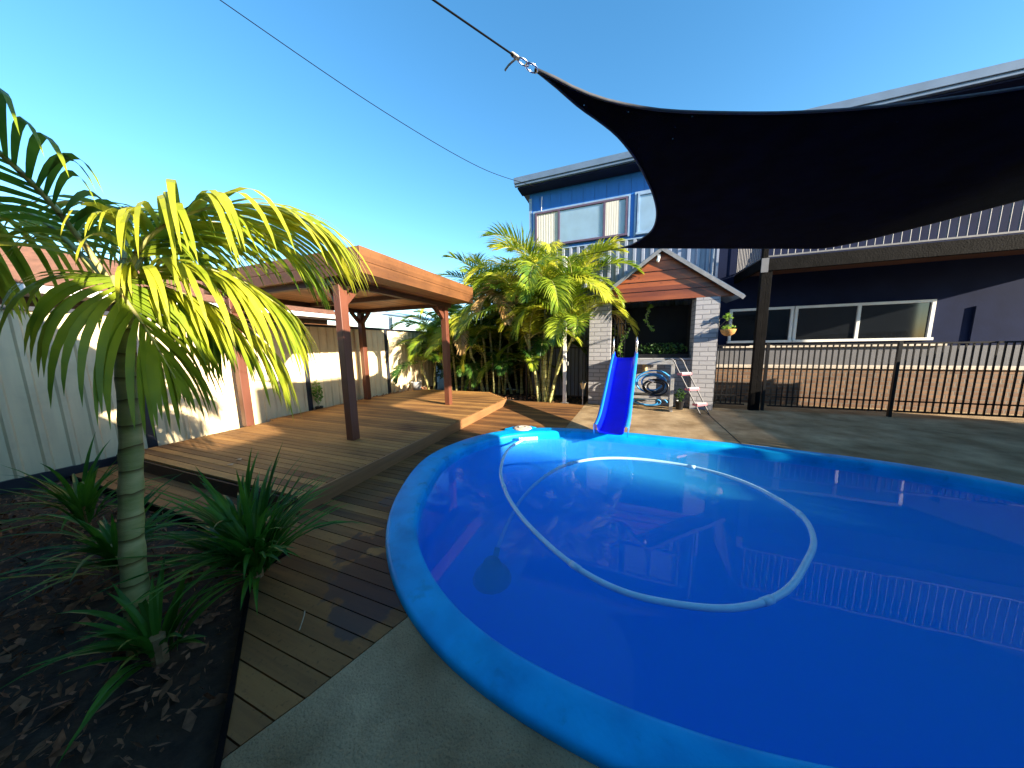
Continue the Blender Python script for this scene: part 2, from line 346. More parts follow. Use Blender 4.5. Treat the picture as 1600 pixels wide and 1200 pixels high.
def offset(poly, dfun):
    n = len(poly); r = []
    for i in range(n):
        a = Vector(poly[(i-2) % n]); b = Vector(poly[(i+2) % n]); t = (b-a).normalized()
        nrm = Vector((t.y, -t.x))      # inward for a clockwise outline
        p = Vector(poly[i]); r.append(tuple(p + nrm*dfun(p)))
    return r
def width(p):   # coping is wider on the curved deck end
    k = min(1, max(0, (-p.x-.6)/1.2)); w_ = .205+.09*k*min(1, max(.25, (p.y-1.2)/1.3))
    return w_

# ================================================================== GROUND
def sheet_hole(name, outer, hole, z, mt):
    bm = bmesh.new()
    for loop in (outer, hole):
        vs = [bm.verts.new((x, y, z)) for x, y in loop]
        for i in range(len(vs)): bm.edges.new((vs[i], vs[(i+1) % len(vs)]))
    bmesh.ops.triangle_fill(bm, edges=bm.edges[:], use_beauty=True, normal=(0, 0, 1))
    me = bpy.data.meshes.new(name); bm.to_mesh(me); bm.free(); me.materials.append(M[mt])
    o = bpy.data.objects.new(name, me); COL.objects.link(o); return o
HOLE = offset(OUTC, lambda p: .08)
struct(sheet_hole('ground', [(-400,-400),(400,-400),(400,400),(-400,400)], HOLE, -.07, 'soil'))

# concrete: one slab meshed strip-wise round the pool
EDGE = [(-1.42,-.1),(-1.33,.44),(-1.23,.67),(-1.10,1.07)]
bm = bmesh.new()
def loop_pts():
    # outer boundary: near slab edge -> follows pool (inside the coping) on the deck side -> far slab edge
    n = len(HOLE)
    # the part of HOLE between the two deck junctions that is deck side must be skipped
    i_near = min(range(n), key=lambda i: (Vector(HOLE[i])-Vector((-1.02,1.16))).length)
    i_far = min(range(n), key=lambda i: (Vector(HOLE[i])-Vector((-.93,4.93))).length)
    seq = []; i = i_near
    while i != i_far: seq.append(HOLE[i]); i = (i-1) % n     # walk the concrete side (counter to list order)
    seq.append(HOLE[i_far]); return seq
seq = loop_pts()
poly = [(-1.42,-6),(-1.42,-.1),(-1.33,.44),(-1.23,.67),(-1.09,1.08),(-1.045,1.20)] + seq + [(-.90,5.12),(-.80,7.34),(-.80,9.15),(12,9.15),(12,-6)]
for p_ in poly: bm.verts.new((p_[0], p_[1], 0))
bm.verts.ensure_lookup_table(); fc = bm.faces.new(bm.verts)
bmesh.ops.triangulate(bm, faces=[fc]); bmesh.ops.recalc_face_normals(bm, faces=bm.faces[:])
if sum(f_.normal.z*f_.calc_area() for f_ in bm.faces) < 0: bmesh.ops.reverse_faces(bm, faces=bm.faces[:])
res = bmesh.ops.extrude_face_region(bm, geom=bm.faces[:])
for v in res['geom']:
    if isinstance(v, bmesh.types.BMVert): v.co.z -= .06
me = bpy.data.meshes.new('concrete_patio'); bm.to_mesh(me); bm.free(); me.materials.append(M['concrete'])
o = bpy.data.objects.new('concrete_patio', me); COL.objects.link(o); struct(o)
b = MB(); b.prism([(1.70,5.0),(1.712,5.0),(1.782,7.66),(1.77,7.66)], .001, .004); struct(b.build('path_joint', 'joint'))

# ---------------------------------------------------------------- decks
def pool_left(y):
    xs = []
    n = len(OUTC)
    for i in range(n):
        a = OUTC[i]; c = OUTC[(i+1) % n]
        if (a[1]-y)*(c[1]-y) <= 0 and a[1] != c[1]: xs.append(a[0]+(c[0]-a[0])*(y-a[1])/(c[1]-a[1]))
    return min(xs) if xs else None
def edge_x(y):
    if y < 1.2:
        P = [(-1.42,-.1),(-1.33,.44),(-1.23,.67),(-1.09,1.08),(-1.0,1.34)]
        for a, c in zip(P, P[1:]):
            if a[1] <= y <= c[1]: return a[0]+(c[0]-a[0])*(y-a[1])/(c[1]-a[1]) - .006
        return -1.0
    return -.90+.10*(y-5.12)/2.22 - .006
b = MB(); pitch = .095; k = 1
for k in range(1, 78):
    y0 = k*pitch+.003; y1 = (k+1)*pitch-.003
    if y0 < .12: continue
    sub = 4; xl = None if y1 < 1.25 else (-6.35 if y1 < 1.75 else -2.9)
    ysl = [y0+(y1-y0)*q/sub for q in range(sub+1)]
    xr = []
    for y in ysl:
        x = edge_x(y); pl = pool_left(y)
        if pl is not None and pl+.06 < x: x = pl+.06
        xr.append(x)
    if y1 > 7.32: continue
    vs = []
    for y, x in zip(ysl, xr):
        xq = xl if xl is not None else max(-2.26, -1.50-(y-.53)*1.604)
        xq = min(xq, x-.001); vs += [(xq, y, 0), (x, y, 0), (x, y, -.025), (xq, y, -.025)]
    fs = []
    for q in range(sub):
        a = q*4; c = a+4
        fs += [(a, a+1, c+1, c), (a+1, a+2, c+2, c+1), (a+3, a, c, c+3)]
    fs += [(0, 3, 2, 1), (sub*4, sub*4+1, sub*4+2, sub*4+3)]
    b.add(vs, fs)
lower = b.build('lower_deck_floor', 'deck'); struct(lower)
b = MB()
for k in range(17, 80):
    y0 = k*pitch+.003; y1 = (k+1)*pitch-.003
    if y1 > 7.52: continue
    xr = -2.72 if y1 < 6.7 else -2.72-(y1-6.7)*1.0
    xl = -6.12 if y1 < 3.5 else -6.30
    x2 = xr if y1 < 6.7 else xr
    b.box(xl, x2, y0, y1, .145, .17)
upper = b.build('upper_deck_floor', 'deckup', bevel=.003); struct(upper)
b = MB(); b.box(-2.715, -2.69, 1.60, 6.72, -.002, .168); b.beam((-2.70,6.72,.083), (-3.5,7.5,.083), .025, .168)
b.beam((-3.5,7.5,.083),(-6.3,7.53,.083),.025,.168)
o = b.build('upper_deck_edge_strip', 'deckedge', bevel=.003); struct(o)
b = MB(); b.box(-6.3, -2.716, 1.595, 1.612, -.002, .14); o = b.build('upper_deck_riser_panel', 'darkwood'); struct(o)
b = MB(); b.beam((-1.0,.20,-.03),(-1.52,.54,-.03),.02,.08); b.beam((-1.52,.54,-.03),(-2.29,1.02,-.03),.02,.08); b.beam((-2.28,1.0,-.03),(-2.28,1.24,-.03),.02,.08); b.box(-6.3, -2.29, 1.225, 1.243, -.06, .01); struct(b.build('garden_path_edging', 'blackwood'))

# ================================================================== POOL
pool = thing('swimming_pool', 'blue fibreglass swimming pool with a wide rounded coping, set in deck and concrete', 'swimming pool', (0, 3, 0))
prof = [(-.004,-.07),(-.006,.0),(-.003,.014),(.003,.024),(.012,.031),(.026,.0345),(.06,.036),(.13,.037),('w-.06',.036),('w-.03',.034),('w-.014',.029),('w-.005',.020),('w',.010),('w+.004',-.03),('w+.01',-.10)]
n = len(OUTC); rings = []
for d, z in prof:
    if isinstance(d, str):
        off = eval(d[1:]) if len(d) > 1 else 0
        rings.append([(x, y, z) for x, y in offset(OUTC, lambda p: width(p)+off)])
    else: rings.append([(x, y, z) for x, y in offset(OUTC, lambda p: d)])
b = MB()
b.add([v for r_ in rings for v in r_], [(i*n+k, i*n+(k+1) % n, (i+1)*n+(k+1) % n, (i+1)*n+k) for i in range(len(rings)-1) for k in range(n)])
cop = b.build('coping', 'coping', pool, smooth=True)
cop['label'] = 'broad rounded blue coping'
b = MB(); rr_ = []
for off, z in [(.01,-.10),(.03,-.6),(.12,-1.05),(.35,-1.25),(.75,-1.32)]:
    rr_.append([(x, y, z) for x, y in offset(OUTC, lambda p: width(p)+off)])
b.add([v for r_ in rr_ for v in r_], [(i*n+k, i*n+(k+1) % n, (i+1)*n+(k+1) % n, (i+1)*n+k) for i in range(len(rr_)-1) for k in range(n)])
b.add(rr_[-1], [tuple(range(n))])
b.build('pool_shell', 'shell', pool, smooth=False)
# skimmer box in the coping
b = MB(); b.prism([(-1.90,4.60),(-1.78,4.80),(-1.50,4.91),(-1.38,4.86),(-1.45,4.70),(-1.72,4.58)], -.05, .0405)
b.build('skimmer_housing', 'coping', pool, bevel=.012)
b = MB(); b.lathe((-1.60,4.72,.040), [(0,.018),(.13,.016),(.155,.010),(.165,0)], 24); b.lathe((-1.60,4.72,.050), [(.05,.008),(.055,.014),(.075,.014),(.08,.006)], 20)
b.build('skimmer_lid', 'stone', pool, smooth=True)
b = MB(); b.beam((-1.52,4.30,-.02),(-1.24,4.435,-.02),.02,.05)
sk = b.build('skimmer_mouth', 'white', pool, bevel=.004)
for q in range(6):
    b = MB(); t = .1+q*.16; x = -1.52+.28*t; y = 4.30+.135*t; b.tube([(x+.004,y-.012,.0),(x+.008,y-.02,.0)], .006, 8); b.build('screw', 'dark', sk)
WZ = -.045
b = MB(); ring = offset(OUTC, lambda p: width(p)-.0); b.add([(x, y, WZ) for x, y in ring]+[(x, y, -1.28) for x, y in offset(OUTC, lambda p: width(p)+.3)], [tuple(range(n)), tuple(range(n,2*n))[::-1]]+[(i, (i+1) % n, (i+1) % n+n, i+n)[::-1] for i in range(n)])
o = b.build('pool_water', 'water'); struct(o)
if o.data.polygons[0].normal.z < 0: o.data.flip_normals()

# floating cleaner hose and cleaner
cl = thing('pool_cleaner', 'pale blue looping suction hose floating on the pool with its cleaner head below', 'pool cleaner', (-1.05, 1.9, -1.2))
h1 = [(-1.42,4.33,-.01),(-1.50,4.2,WZ),(-1.53,3.88,WZ+.012),(-1.46,3.47,WZ+.012),(-1.31,3.03,WZ+.012),(-1.11,2.68,WZ+.012),(-.96,2.47,WZ+.012),(-.70,2.19,WZ+.012),(-.32,1.89,WZ+.012),(.01,1.75,WZ+.012),(.33,1.75,WZ+.012),
      (.67,1.84,WZ+.012),(.98,2.06,WZ+.012),(1.24,2.40,WZ+.012),(1.45,2.75,WZ+.012),(1.54,3.13,WZ+.012),(1.44,3.48,WZ+.012),(1.27,3.74,WZ+.01),(1.0,3.93,WZ+.008),(.66,4.04,WZ+.004),(.17,4.06,WZ-.003),(-.29,3.94,WZ-.02),(-.65,3.68,-.10),(-.90,3.40,-.2),(-1.08,3.1,-.36),(-1.15,2.8,-.52),(-1.16,2.55,-.62)]
b = MB(); hp = catmull(h1, 10); b.tube(hp, .0195, 12); b.build('hose', 'hosew', cl, smooth=True)
for i in range(14, len(hp)-40, 34):
    b = MB(); b.tube([hp[i-1], hp[i], hp[i+1]], .0235, 12); b.build('hose_cuff', 'hosew', cl, smooth=True)
b = MB(); b.lathe((-1.16,2.40,-.85), [(0,.2),(.08,.19),(.12,.1),(.17,.06),(.2,0),(0,0)], 16); b.tube([(-1.16,2.55,-.62),(-1.16,2.45,-.72)], .03, 10)
b.build('cleaner_head', 'hosed', cl, smooth=True)

# ================================================================== PERGOLA
PX0, PX1, PY0, PY1 = -6.62, -3.10, 2.88, 5.86
perg = thing('timber_pergola', 'flat roofed brown timber pergola standing on the raised deck by the cream fence', 'pergola', (-4.9, 4.3, .17))
for (x, y) in ((-3.66,3.02),(-3.70,5.62),(-6.17,3.02),(-6.17,5.62)):
    b = MB(); b.box(x-.062, x+.062, y-.062, y+.062, .17, 2.37); p_ = b.build('post', 'post', perg, bevel=.006)
    sx = 1 if x < -5 else -1; sy = 1 if y < 4 else -1
    b = MB(); b.beam((x, y+sy*.055, 2.14), (x, y+sy*.28, 2.38), .05, .09); b.build('knee_brace', 'post', perg, bevel=.003)
    b = MB(); b.beam((x+sx*.055, y, 2.14), (x+sx*.28, y, 2.38), .05, .09, up=(0,1,0)); b.build('knee_brace', 'post', perg, bevel=.003)
b = MB(); b.beam((-6.17,5.684,1.35),(-6.17,5.70,1.35),.04,.09)
for x in (-3.68,-6.17):
    b = MB(); b.box(x-.045, x+.045, PY0+.05, PY1-.05, 2.37, 2.455); b.build('beam', 'darkwood', perg)
for y in (3.02, 4.35, 5.62):
    b = MB(); b.box(-6.12, -3.73, y-.04, y+.04, 2.375, 2.452); b.build('beam', 'darkwood', perg)
b = MB(); x = PX0+.03
while x < PX1-.03:
    b.box(x, min(x+.066, PX1-.027), PY0+.028, PY1-.028, 2.456, 2.478); x += .07
b.build('soffit', 'soffit', perg)
b = MB(); b.box(PX0, PX0+.025, PY0, PY1, 2.45, 2.77); b.box(PX1-.025, PX1, PY0, PY1, 2.45, 2.60); b.box(PX1-.022, PX1+.003, PY0, PY1, 2.603, 2.775)
b.box(PX0+.026, PX1-.026, PY0, PY0+.024, 2.45, 2.60); b.box(PX0+.026, PX1-.026, PY0-.003, PY0+.021, 2.603, 2.773); b.box(PX0+.026, PX1-.026, PY1-.024, PY1, 2.45, 2.77)
b.build('fascia', 'fascia', perg, bevel=.003)
b = MB(); b.box(PX0+.02, PX1-.02, PY0+.02, PY1-.02, 2.72, 2.765); b.build('roof_deck', 'darkwood', perg)

# ================================================================== SIDE FENCE
def corr_sheet(b, axis, c, a0, a1, z0, z1, pitch_, depth, sgn, flat=.55, lip=.10):
    """trapezoid profile sheet; axis 'Y': runs along Y at X=c, ribs to sgn; axis 'X': runs along X at Y=c"""
    pts = []; a = a0
    while a < a1-1e-6:
        for fr, dd in ((0, 0), (flat, 0), (flat+lip, 1), (1-lip, 1)):
            q = a+fr*pitch_
            if q <= a1: pts.append((q, dd*depth))
        a += pitch_
    pts.append((a1, 0))
    vs = []
    for q, d in pts:
        for z in (z0, z1): vs.append((c+sgn*d, q, z) if axis == 'Y' else (q, c+sgn*d, z))
    b.add(vs, [(2*i, 2*i+2, 2*i+3, 2*i+1) for i in range(len(pts)-1)])
fen = thing('steel_fence', 'cream ribbed steel boundary fence with dark navy posts and rail', 'fence', (-6.5, 4, 0))
FX = -6.5; posts = [-5.1, -2.74, -.38, 1.98, 4.34, 6.72, 9.05]
for y in posts:
    b = MB(); b.box(FX-.03, FX+.045, y-.045, y+.045, -.06, 2.06); b.build('fence_post', 'navy', fen, bevel=.004)
for y0, y1 in zip(posts, posts[1:]):
    b = MB(); corr_sheet(b, 'Y', FX-.005, y0+.046, y1-.046, .06, 2.02, .19, .028, 1, .62, .09); b.build('fence_panel', 'cream', fen, thick=.002)
    b = MB(); b.box(FX-.02, FX+.036, y0+.046, y1-.046, 2.0, 2.05); b.build('top_rail', 'navy', fen)
    b = MB(); b.box(FX-.02, FX+.036, y0+.046, y1-.046, -.06, .08); b.build('bottom_rail', 'navy', fen)
# dark back fence behind the palms
bf = thing('dark_back_fence', 'dark charcoal steel fence behind the palms and shrubs', 'fence', (-4.5, 9.7, 0))
b = MB(); corr_sheet(b, 'X', 9.7, -6.5, -2.62, -.06, 2.1, .19, .028, -1, .6, .09); b.build('fence_panel', 'navy', bf, thick=.002)
b = MB(); b.box(-6.5, -2.62, 9.66, 9.72, 2.101, 2.15); b.build('top_rail', 'navy', bf)

# ================================================================== HOUSE
house = thing('two_storey_house', 'two storey house, blue upper storey over grey ribbed steel, skillion roof', 'house', (2, 9, 0))
b = MB()
HX0, HX1, HY = -2.57, 2.08, 8.5
b.box(HX0, 9.5, 9.0 if False else 8.56, 15, 4.06, 5.66) if False else None
b.box(HX0, HX1, HY+.03, 15, -.06, 5.66)
b.build('wall', 'navywall', house)
b = MB(); b.box(HX1+.001, 9.5, 9.2, 15, -.06, 5.66); b.build('wall', 'navywall', house)
# upper blue boards
b = MB(); x = HX0-.005
while x < HX1+.03-.001:
    x1_ = min(x+.30, HX1+.03); b.box(x+.0025, x1_-.0025, HY, HY+.029, 4.16, 5.66); x += .30
b.build('upper_cladding', 'blue', house, bevel=.003)
b = MB(); b.box(HX0-.02, HX0+.06, HY-.014, HY-.001, 2.6, 5.64); b.build('corner_trim', 'bluetrim', house)
b = MB(); corr_sheet(b, 'X', HY+.005, HX0, HX1, -.02, 4.158, .205, .062, -1, .5, .10); b.build('ribbed_cladding', 'corr', house, thick=.0015)
b = MB(); b.tube([(HX1-.12,HY-.10,5.75),(HX1-.12,HY-.10,.05)], .04, 10); b.build('downpipe', 'roofm', house, smooth=True)
b = MB(); b.box(HX1-.03, HX1+.03, HY-.05, HY+.025, -.02, 4.158); b.build('corner_trim', 'corr', house)
b = MB(); b.box(HX0-.02, HX1+.035, HY-.055, HY-.004, 4.158, 4.185); b.build('flashing_strip', 'bluetrim', house)
# roof: front fascia gutter, soffit, sheet, solar panels
rf = MB(); rf.box(-2.86, 9.8, 8.10, 15.3, 5.93, 6.0); roof = rf.build('roof', 'roofm', house)
b = MB(); b.box(-2.86, 9.8, 8.02, 8.098, 5.80, 5.985); b.box(-2.87, 9.8, 7.99, 8.019, 5.86, 6.01); b.build('gutter', 'roofm', roof, bevel=.008)
b = MB(); b.box(-2.80, 9.7, 8.10, 8.52, 5.765, 5.80); b.build('soffit', 'navywall', roof)
b = MB(); b.box(-2.80, 9.7, 8.10, 8.12, 5.66, 5.765) if False else None
b.box(HX0, 9.5, 8.50, 8.53, 5.66, 5.763); b.build('frieze_board', 'blue', roof)
# raking end under the eave
b = MB(); b.add([(-2.80,8.1,5.80),(-2.575,8.52,5.80),(-2.575,8.52,5.42),(-2.80,8.14,5.80)], [(0,1,2,3)]) if False else None
for i, (x0, x1_) in enumerate(((-2.32,-1.18),(-1.15,-.02),(.01,1.14),(1.17,2.3),(2.33,3.46))):
    b = MB(); b.add([(x0,8.25,6.05),(x1_,8.25,6.05),(x1_,9.9,6.25),(x0,9.9,6.25),(x0,8.25,6.09),(x1_,8.25,6.09),(x1_,9.9,6.29),(x0,9.9,6.29)],
        [(0,3,2,1),(4,5,6,7),(0,1,5,4),(1,2,6,5),(2,3,7,6),(3,0,4,7)]); b.build('solar_panel', 'solar', roof)

def window(x0, x1, y, z0, z1, splits, frame, panes, fw=.05, trim=None, blinds=False, parent=house):
    """splits: interior mullion x; panes: material per pane"""
    b = MB()
    b.box(x0, x1, y-.05, y+.02, z1-fw, z1); b.box(x0-.02, x1+.02, y-.085, y+.02, z0, z0+fw)
    b.box(x0, x0+fw, y-.05, y+.02, z0+fw, z1-fw); b.box(x1-fw, x1, y-.05, y+.02, z0+fw, z1-fw)
    for s_ in splits: b.box(s_-fw/2, s_+fw/2, y-.045, y+.018, z0+fw, z1-fw)
    W = b.build('window', frame, parent, bevel=.003)
    xs = [x0+fw]+[s_ for s_ in splits]+[x1-fw]
    for i, pm in enumerate(panes):
        a = xs[i]+(fw/2 if i else 0); c = xs[i+1]-(fw/2 if i < len(splits) else 0)
        b = MB()
        if pm == 'blind':
            z = z0+fw+.004
            while z < z1-fw-.02:
                b.add([(a,y-.004,z),(c,y-.004,z),(c,y-.022,z+.034),(a,y-.022,z+.034)], [(0,1,2,3)]); z += .042
            b.box(a, c, y-.002, y+.004, z0+fw, z1-fw)
            b.build('roller_shutter', 'blind', W)
        elif pm == 'curtain':
            nn = 40; vs = []
            for q in range(nn+1):
                xx = a+(c-a)*q/nn; yy = y-.012+.003*math.sin(q*1.3)+.0015*math.sin(q*2.9); vs += [(xx,yy,z0+fw),(xx,yy,z1-fw)]
            b.add(vs, [(2*q,2*q+2,2*q+3,2*q+1) for q in range(nn)]); b.build('curtain', 'curtain', W, smooth=True)
        else:
            b.box(a, c, y-.015, y-.005, z0+fw, z1-fw); b.build('pane', pm, W)
    if trim:
        b = MB(); t = .045
        b.box(x0-t-.02, x1+t+.02, y-.03, y+.01, z1+.001, z1+t); b.box(x0-t-.02, x0-.021, y-.03, y+.01, z0-.02, z1); b.box(x1+.021, x1+t+.02, y-.03, y+.01, z0-.02, z1)
        b.box(x0-t-.02, x1+t+.02, y-.03, y+.01, z0-t-.02, z0-.001) if trim != 'bluetrim' else None
        b.build('trim', trim, W)
    return W
w1 = window(-2.40, .05, HY-.01, 4.27, 5.22, [-1.72, -.52], 'winframe', ['curtain','blind','blind'], trim='bluetrim')
b = MB(); nn = 24; vs = []
for q in range(nn+1):
    xx = -.485+.33*q/nn; yy = HY-.045+.002*math.sin(q*1.5); vs += [(xx,yy,4.325),(xx,yy,5.165)]
b.add(vs, [(2*q,2*q+2,2*q+3,2*q+1) for q in range(nn)]); b.build('curtain', 'curtain', w1, smooth=True)
window(.28, 1.7, HY-.01, 4.25, 5.24, [1.0], 'bluetrim', ['blind','blind'], trim='bluetrim')
# lower windows in the recess
window(2.60, 4.02, 9.19, 1.45, 2.33, [3.42 if False else 4.0-.02], 'white', ['glass'], fw=.06) if False else None
window(2.62, 3.92, 9.19, 1.46, 2.33, [], 'white', ['glass'], fw=.06)
window(3.94, 6.3, 9.19, 1.46, 2.33, [5.1], 'white', ['glass','glass'], fw=.06)
b = MB(); b.box(2.5, 6.5, 9.05, 9.19, 1.34, 1.40); b.build('sill', 'stone', house)
b = MB(); b.box(2.10, 9.5, 9.12, 9.198, 0, 1.335); b.build('wall_plinth', 'render', house)
b = MB(); b.box(6.9, 7.8, 9.16, 9.198, 0, 2.15) ; b.build('door', 'navywall', house)
# small vent lamp on the ribbed wall
o = thing('wall_light', 'small pale square light fixed to the ribbed grey wall above the porch roof', 'wall light', (-.53, 8.45, 3.68))
b = MB(); b.beam((-.53,8.455,3.72),(-.53,8.40,3.72),.17,.17); b.build('cover', 'bluetrim', o, bevel=.01)
b = MB(); b.lathe((-.53,8.40,3.58), [(.03,0),(.05,.05),(.02,.09)], 10); b.build('lamp_shade', 'dark', o)

# ---------------------------------------------------------------- portico
por = thing('gabled_portico', 'grey brick porch with a red-brown boarded gable and steel roof', 'porch', (.6, 7.7, 0))
for x0, x1_ in ((-.74,-.24),(1.50,1.94)):
    b = MB(); b.box(x0, x1_, 7.42, 7.85, 0, 2.455); b.build('pillar', 'brick', por)
b = MB(); b.box(-.239, 1.499, 7.62, 7.80, 0, 1.10); b.box(-.239,1.499, 7.58, 7.84, 1.10, 1.15); b.build('low_wall', 'brick', por)
b = MB()
AX, AZ, BZ, GY = .775, 3.50, 2.46, 7.46
nb = 5; rows = []
for i in range(nb):
    z0 = BZ+i*.213; z1 = min(z0+.207, AZ)
    def hw(z): return 1.42*(AZ-z)/(AZ-BZ)
    a0, a1 = hw(z0), max(hw(z1), .01); yb, yt = GY-.030, GY-.010
    b.add([(AX-a0,yb,z0),(AX+a0,yb,z0),(AX+a1,yt,z1),(AX-a1,yt,z1),(AX-a0,GY,z0),(AX+a0,GY,z0),(AX+a1,GY,z1),(AX-a1,GY,z1)],
          [(0,1,2,3),(4,7,6,5),(0,4,5,1),(3,2,6,7),(1,5,6,2),(0,3,7,4)])
b.build('gable_boards', 'gable', por)
b = MB(); b.prism([(AX-1.42,GY),(AX+1.42,GY),(AX+1.42,GY+.012),(AX-1.42,GY+.012)], BZ, BZ+.01); b.box(AX-1.42,AX+1.42,GY+.02,GY+.12,BZ-.0,BZ+.09)
b.build('lintel', 'darkwood', por)
rp = MB()
def roofslab(mb, xa, za, xb, zb, y0, y1, t):
    mb.add([(xa,y0,za),(xb,y0,zb),(xb,y1,zb),(xa,y1,za),(xa,y0,za+t),(xb,y0,zb+t),(xb,y1,zb+t),(xa,y1,za+t)],
           [(0,3,2,1),(4,5,6,7),(0,1,5,4),(1,2,6,5),(2,3,7,6),(3,0,4,7)])
roofslab(rp, AX-1.58, 2.40, AX-.004, 3.565, 7.36, 8.49, .035); roofslab(rp, AX+.004, 3.565, AX+1.56, 2.42, 7.36, 8.49, .035)
pr = rp.build('roof', 'roofm', por)
b = MB(); b.beam((AX-1.57,7.345,2.375),(AX,7.345,3.537),.025,.075,up=(0,0,1)); b.beam((AX,7.342,3.54),(AX+1.55,7.342,2.39),.025,.075)
b.build('barge_board', 'greytrim', pr)
b = MB(); b.box(AX-.06,AX+.06,7.30,7.36,3.56,3.64); b.build('ridge_cap', 'roofm', pr)
b = MB()
for x in [-.16,-.08,0.0,.09]: b.tube([(x,7.98,0),(x,7.98,2.45)], .012, 6)
b.tube([(-.22,7.98,2.0),(.2,7.98,2.0)],.012,6); b.build('gate_bars', 'black', por)
b = MB(); b.box(-.235,1.495,8.2,8.42,0,2.4); b.box(1.50,1.53,7.851,8.42,0,2.4); b.box(-.27,-.24,7.851,8.42,0,2.4); b.build('porch_shade_panel', 'dark', por)  # near-black panels: the porch's inner shade put into their colour
o = thing('sensor_light', 'small sensor lamp hanging at the peak of the timber gable', 'light', (.72, 7.40, 3.36))
b = MB(); b.box(.69,.75,7.36,7.43,3.37,3.43); b.build('bracket', 'galv', o)
b = MB(); b.tube([(.72,7.37,3.37),(.70,7.33,3.30),(.70,7.31,3.26)], [.03,.035,.02], 8); b.build('lamp_head', 'white', o, smooth=True)

# ---------------------------------------------------------------- balcony and its post
bal = thing('timber_balcony', 'black timber balcony with vertical rail bars on a thick black post', 'balcony', (2.76, 7.7, 0))
b = MB(); b.box(2.72, 9, 7.72, 9.19, 3.12, 3.17); b.build('floor_boards', 'darkwood', bal)
b = MB(); b.box(2.70, 9, 7.62, 7.70, 2.93, 3.17); b.box(2.66, 2.73, 7.70, 9.19, 2.98, 3.17); b.build('edge_beam', 'blackwood', bal, bevel=.005)
b = MB(); b.box(2.67, 2.76, 7.62, 7.72, 0, 4.2); b.box(2.765, 2.86, 7.64, 7.74, 0, 2.92); b.build('post', 'blackwood', bal, bevel=.006)
b = MB(); b.box(2.65, 2.77, 7.60, 7.619, 2.90, 3.18); b.build('post_bracket', 'railgrey', bal)
b = MB(); x = 2.85
while x < 8.9: b.tube([(x,7.66,3.22),(x,7.66,4.15)], .010, 6); x += .115
b.box(2.77, 9, 7.64, 7.68, 4.15, 4.19); b.box(2.77, 9, 7.645, 7.675, 3.20, 3.23)
y = 7.85
while y < 9.15: b.tube([(2.69,y,3.22),(2.69,y,4.15)], .010, 6); y += .10
b.box(2.67, 2.71, 7.73, 9.19, 4.15, 4.19); b.box(2.675, 2.705, 7.73, 9.19, 3.195, 3.225)
b.build('railing', 'railgrey', bal)

# ---------------------------------------------------------------- pool fence
pf = thing('pool_safety_fence', 'black tubular pool safety fence right of the brick porch pillar', 'pool fence', (4, 7.7, 0))
def bars(mb, x0, x1, y, z0, z1, p=.105):
    x = x0
    while x <= x1: mb.box(x-.0095, x+.0095, y-.0095, y+.0095, z0, z1); x += p
for i, (x0, x1_) in enumerate(((1.99,2.62),(2.98,4.9),(4.95,6.9))):
    b = MB(); bars(b, x0+.08, x1_-.05, 7.70, .10, 1.40, .092); b.box(x0+.03, x1_-.02, 7.68, 7.72, 1.40, 1.43); b.box(x0+.03, x1_-.02, 7.68, 7.72, .10, .13); b.box(x0+.03,x1_-.02,7.683,7.717,.30,.325)
    b.build('bar_panel', 'black', pf)
for x in (2.0, 2.93, 4.925, 6.93):
    b = MB(); b.box(x-.025, x+.025, 7.675, 7.725, 0, 1.46); b.build('fence_post', 'black', pf)
pf2 = thing('pool_gate_fence', 'black tubular fence in shade between the white post and brick pillar', 'pool fence', (-1.5, 7.75, 0))
b = MB(); bars(b, -2.4, -.8, 7.80, .10, 1.40); b.box(-2.5, -.76, 7.78, 7.82, 1.40, 1.43); b.box(-2.5, -.76, 7.78, 7.82, .10, .13); b.build('bar_panel', 'black', pf2)
for x in (-2.5, -.79):
    b = MB(); b.box(x-.025, x+.025, 7.775, 7.825, -.06, 1.46); b.build('fence_post', 'black', pf2)

# low brown brick planter behind the pool fence
o = thing('brick_planter', 'low brown brick garden wall with pale stone capping behind the black fence', 'garden wall', (4.5, 8.7, 0))
b = MB(); b.box(2.25, 8, 8.60, 8.78, 0, .86); b.build('wall', 'brickb', o)
b = MB(); b.box(2.22, 8, 8.56, 8.82, .861, .93); b.build('capping', 'stone', o, bevel=.008)

# white post by the palms
o = thing('white_steel_post', 'tall slim white post between palms and porch holding the sail rope', 'post', (-1.33, 7.36, 0))
b = MB(); b.box(-1.375, -1.295, 7.33, 7.41, -.06, 3.62); b.build('shaft', 'white', o, bevel=.006)
b = MB(); b.box(-1.292, -1.24, 7.33, 7.38, .97, 1.07); b.build('junction_box', 'white', o, bevel=.004)
b = MB(); b.box(-1.42, -1.25, 7.29, 7.45, -.06, .0); b.build('base_plate', 'galv', o)

# garden lantern
o = thing('garden_lantern', 'small amber lantern on a thin stake in front of the left brick pillar', 'lantern', (-.86, 7.25, 0))
b = MB(); b.tube([(-.86,7.25,-.06),(-.86,7.25,.40)], .012, 8); b.build('stake', 'galv', o)
b = MB(); b.lathe((-.86,7.25,.40), [(.035,0),(.07,.15),(0,.15)], 4); b.build('lamp_body', 'lantern', o)
b = MB(); b.lathe((-.86,7.25,.55), [(.10,0),(.085,.02),(.03,.06),(0,.07)], 4); b.build('cap', 'black', o)

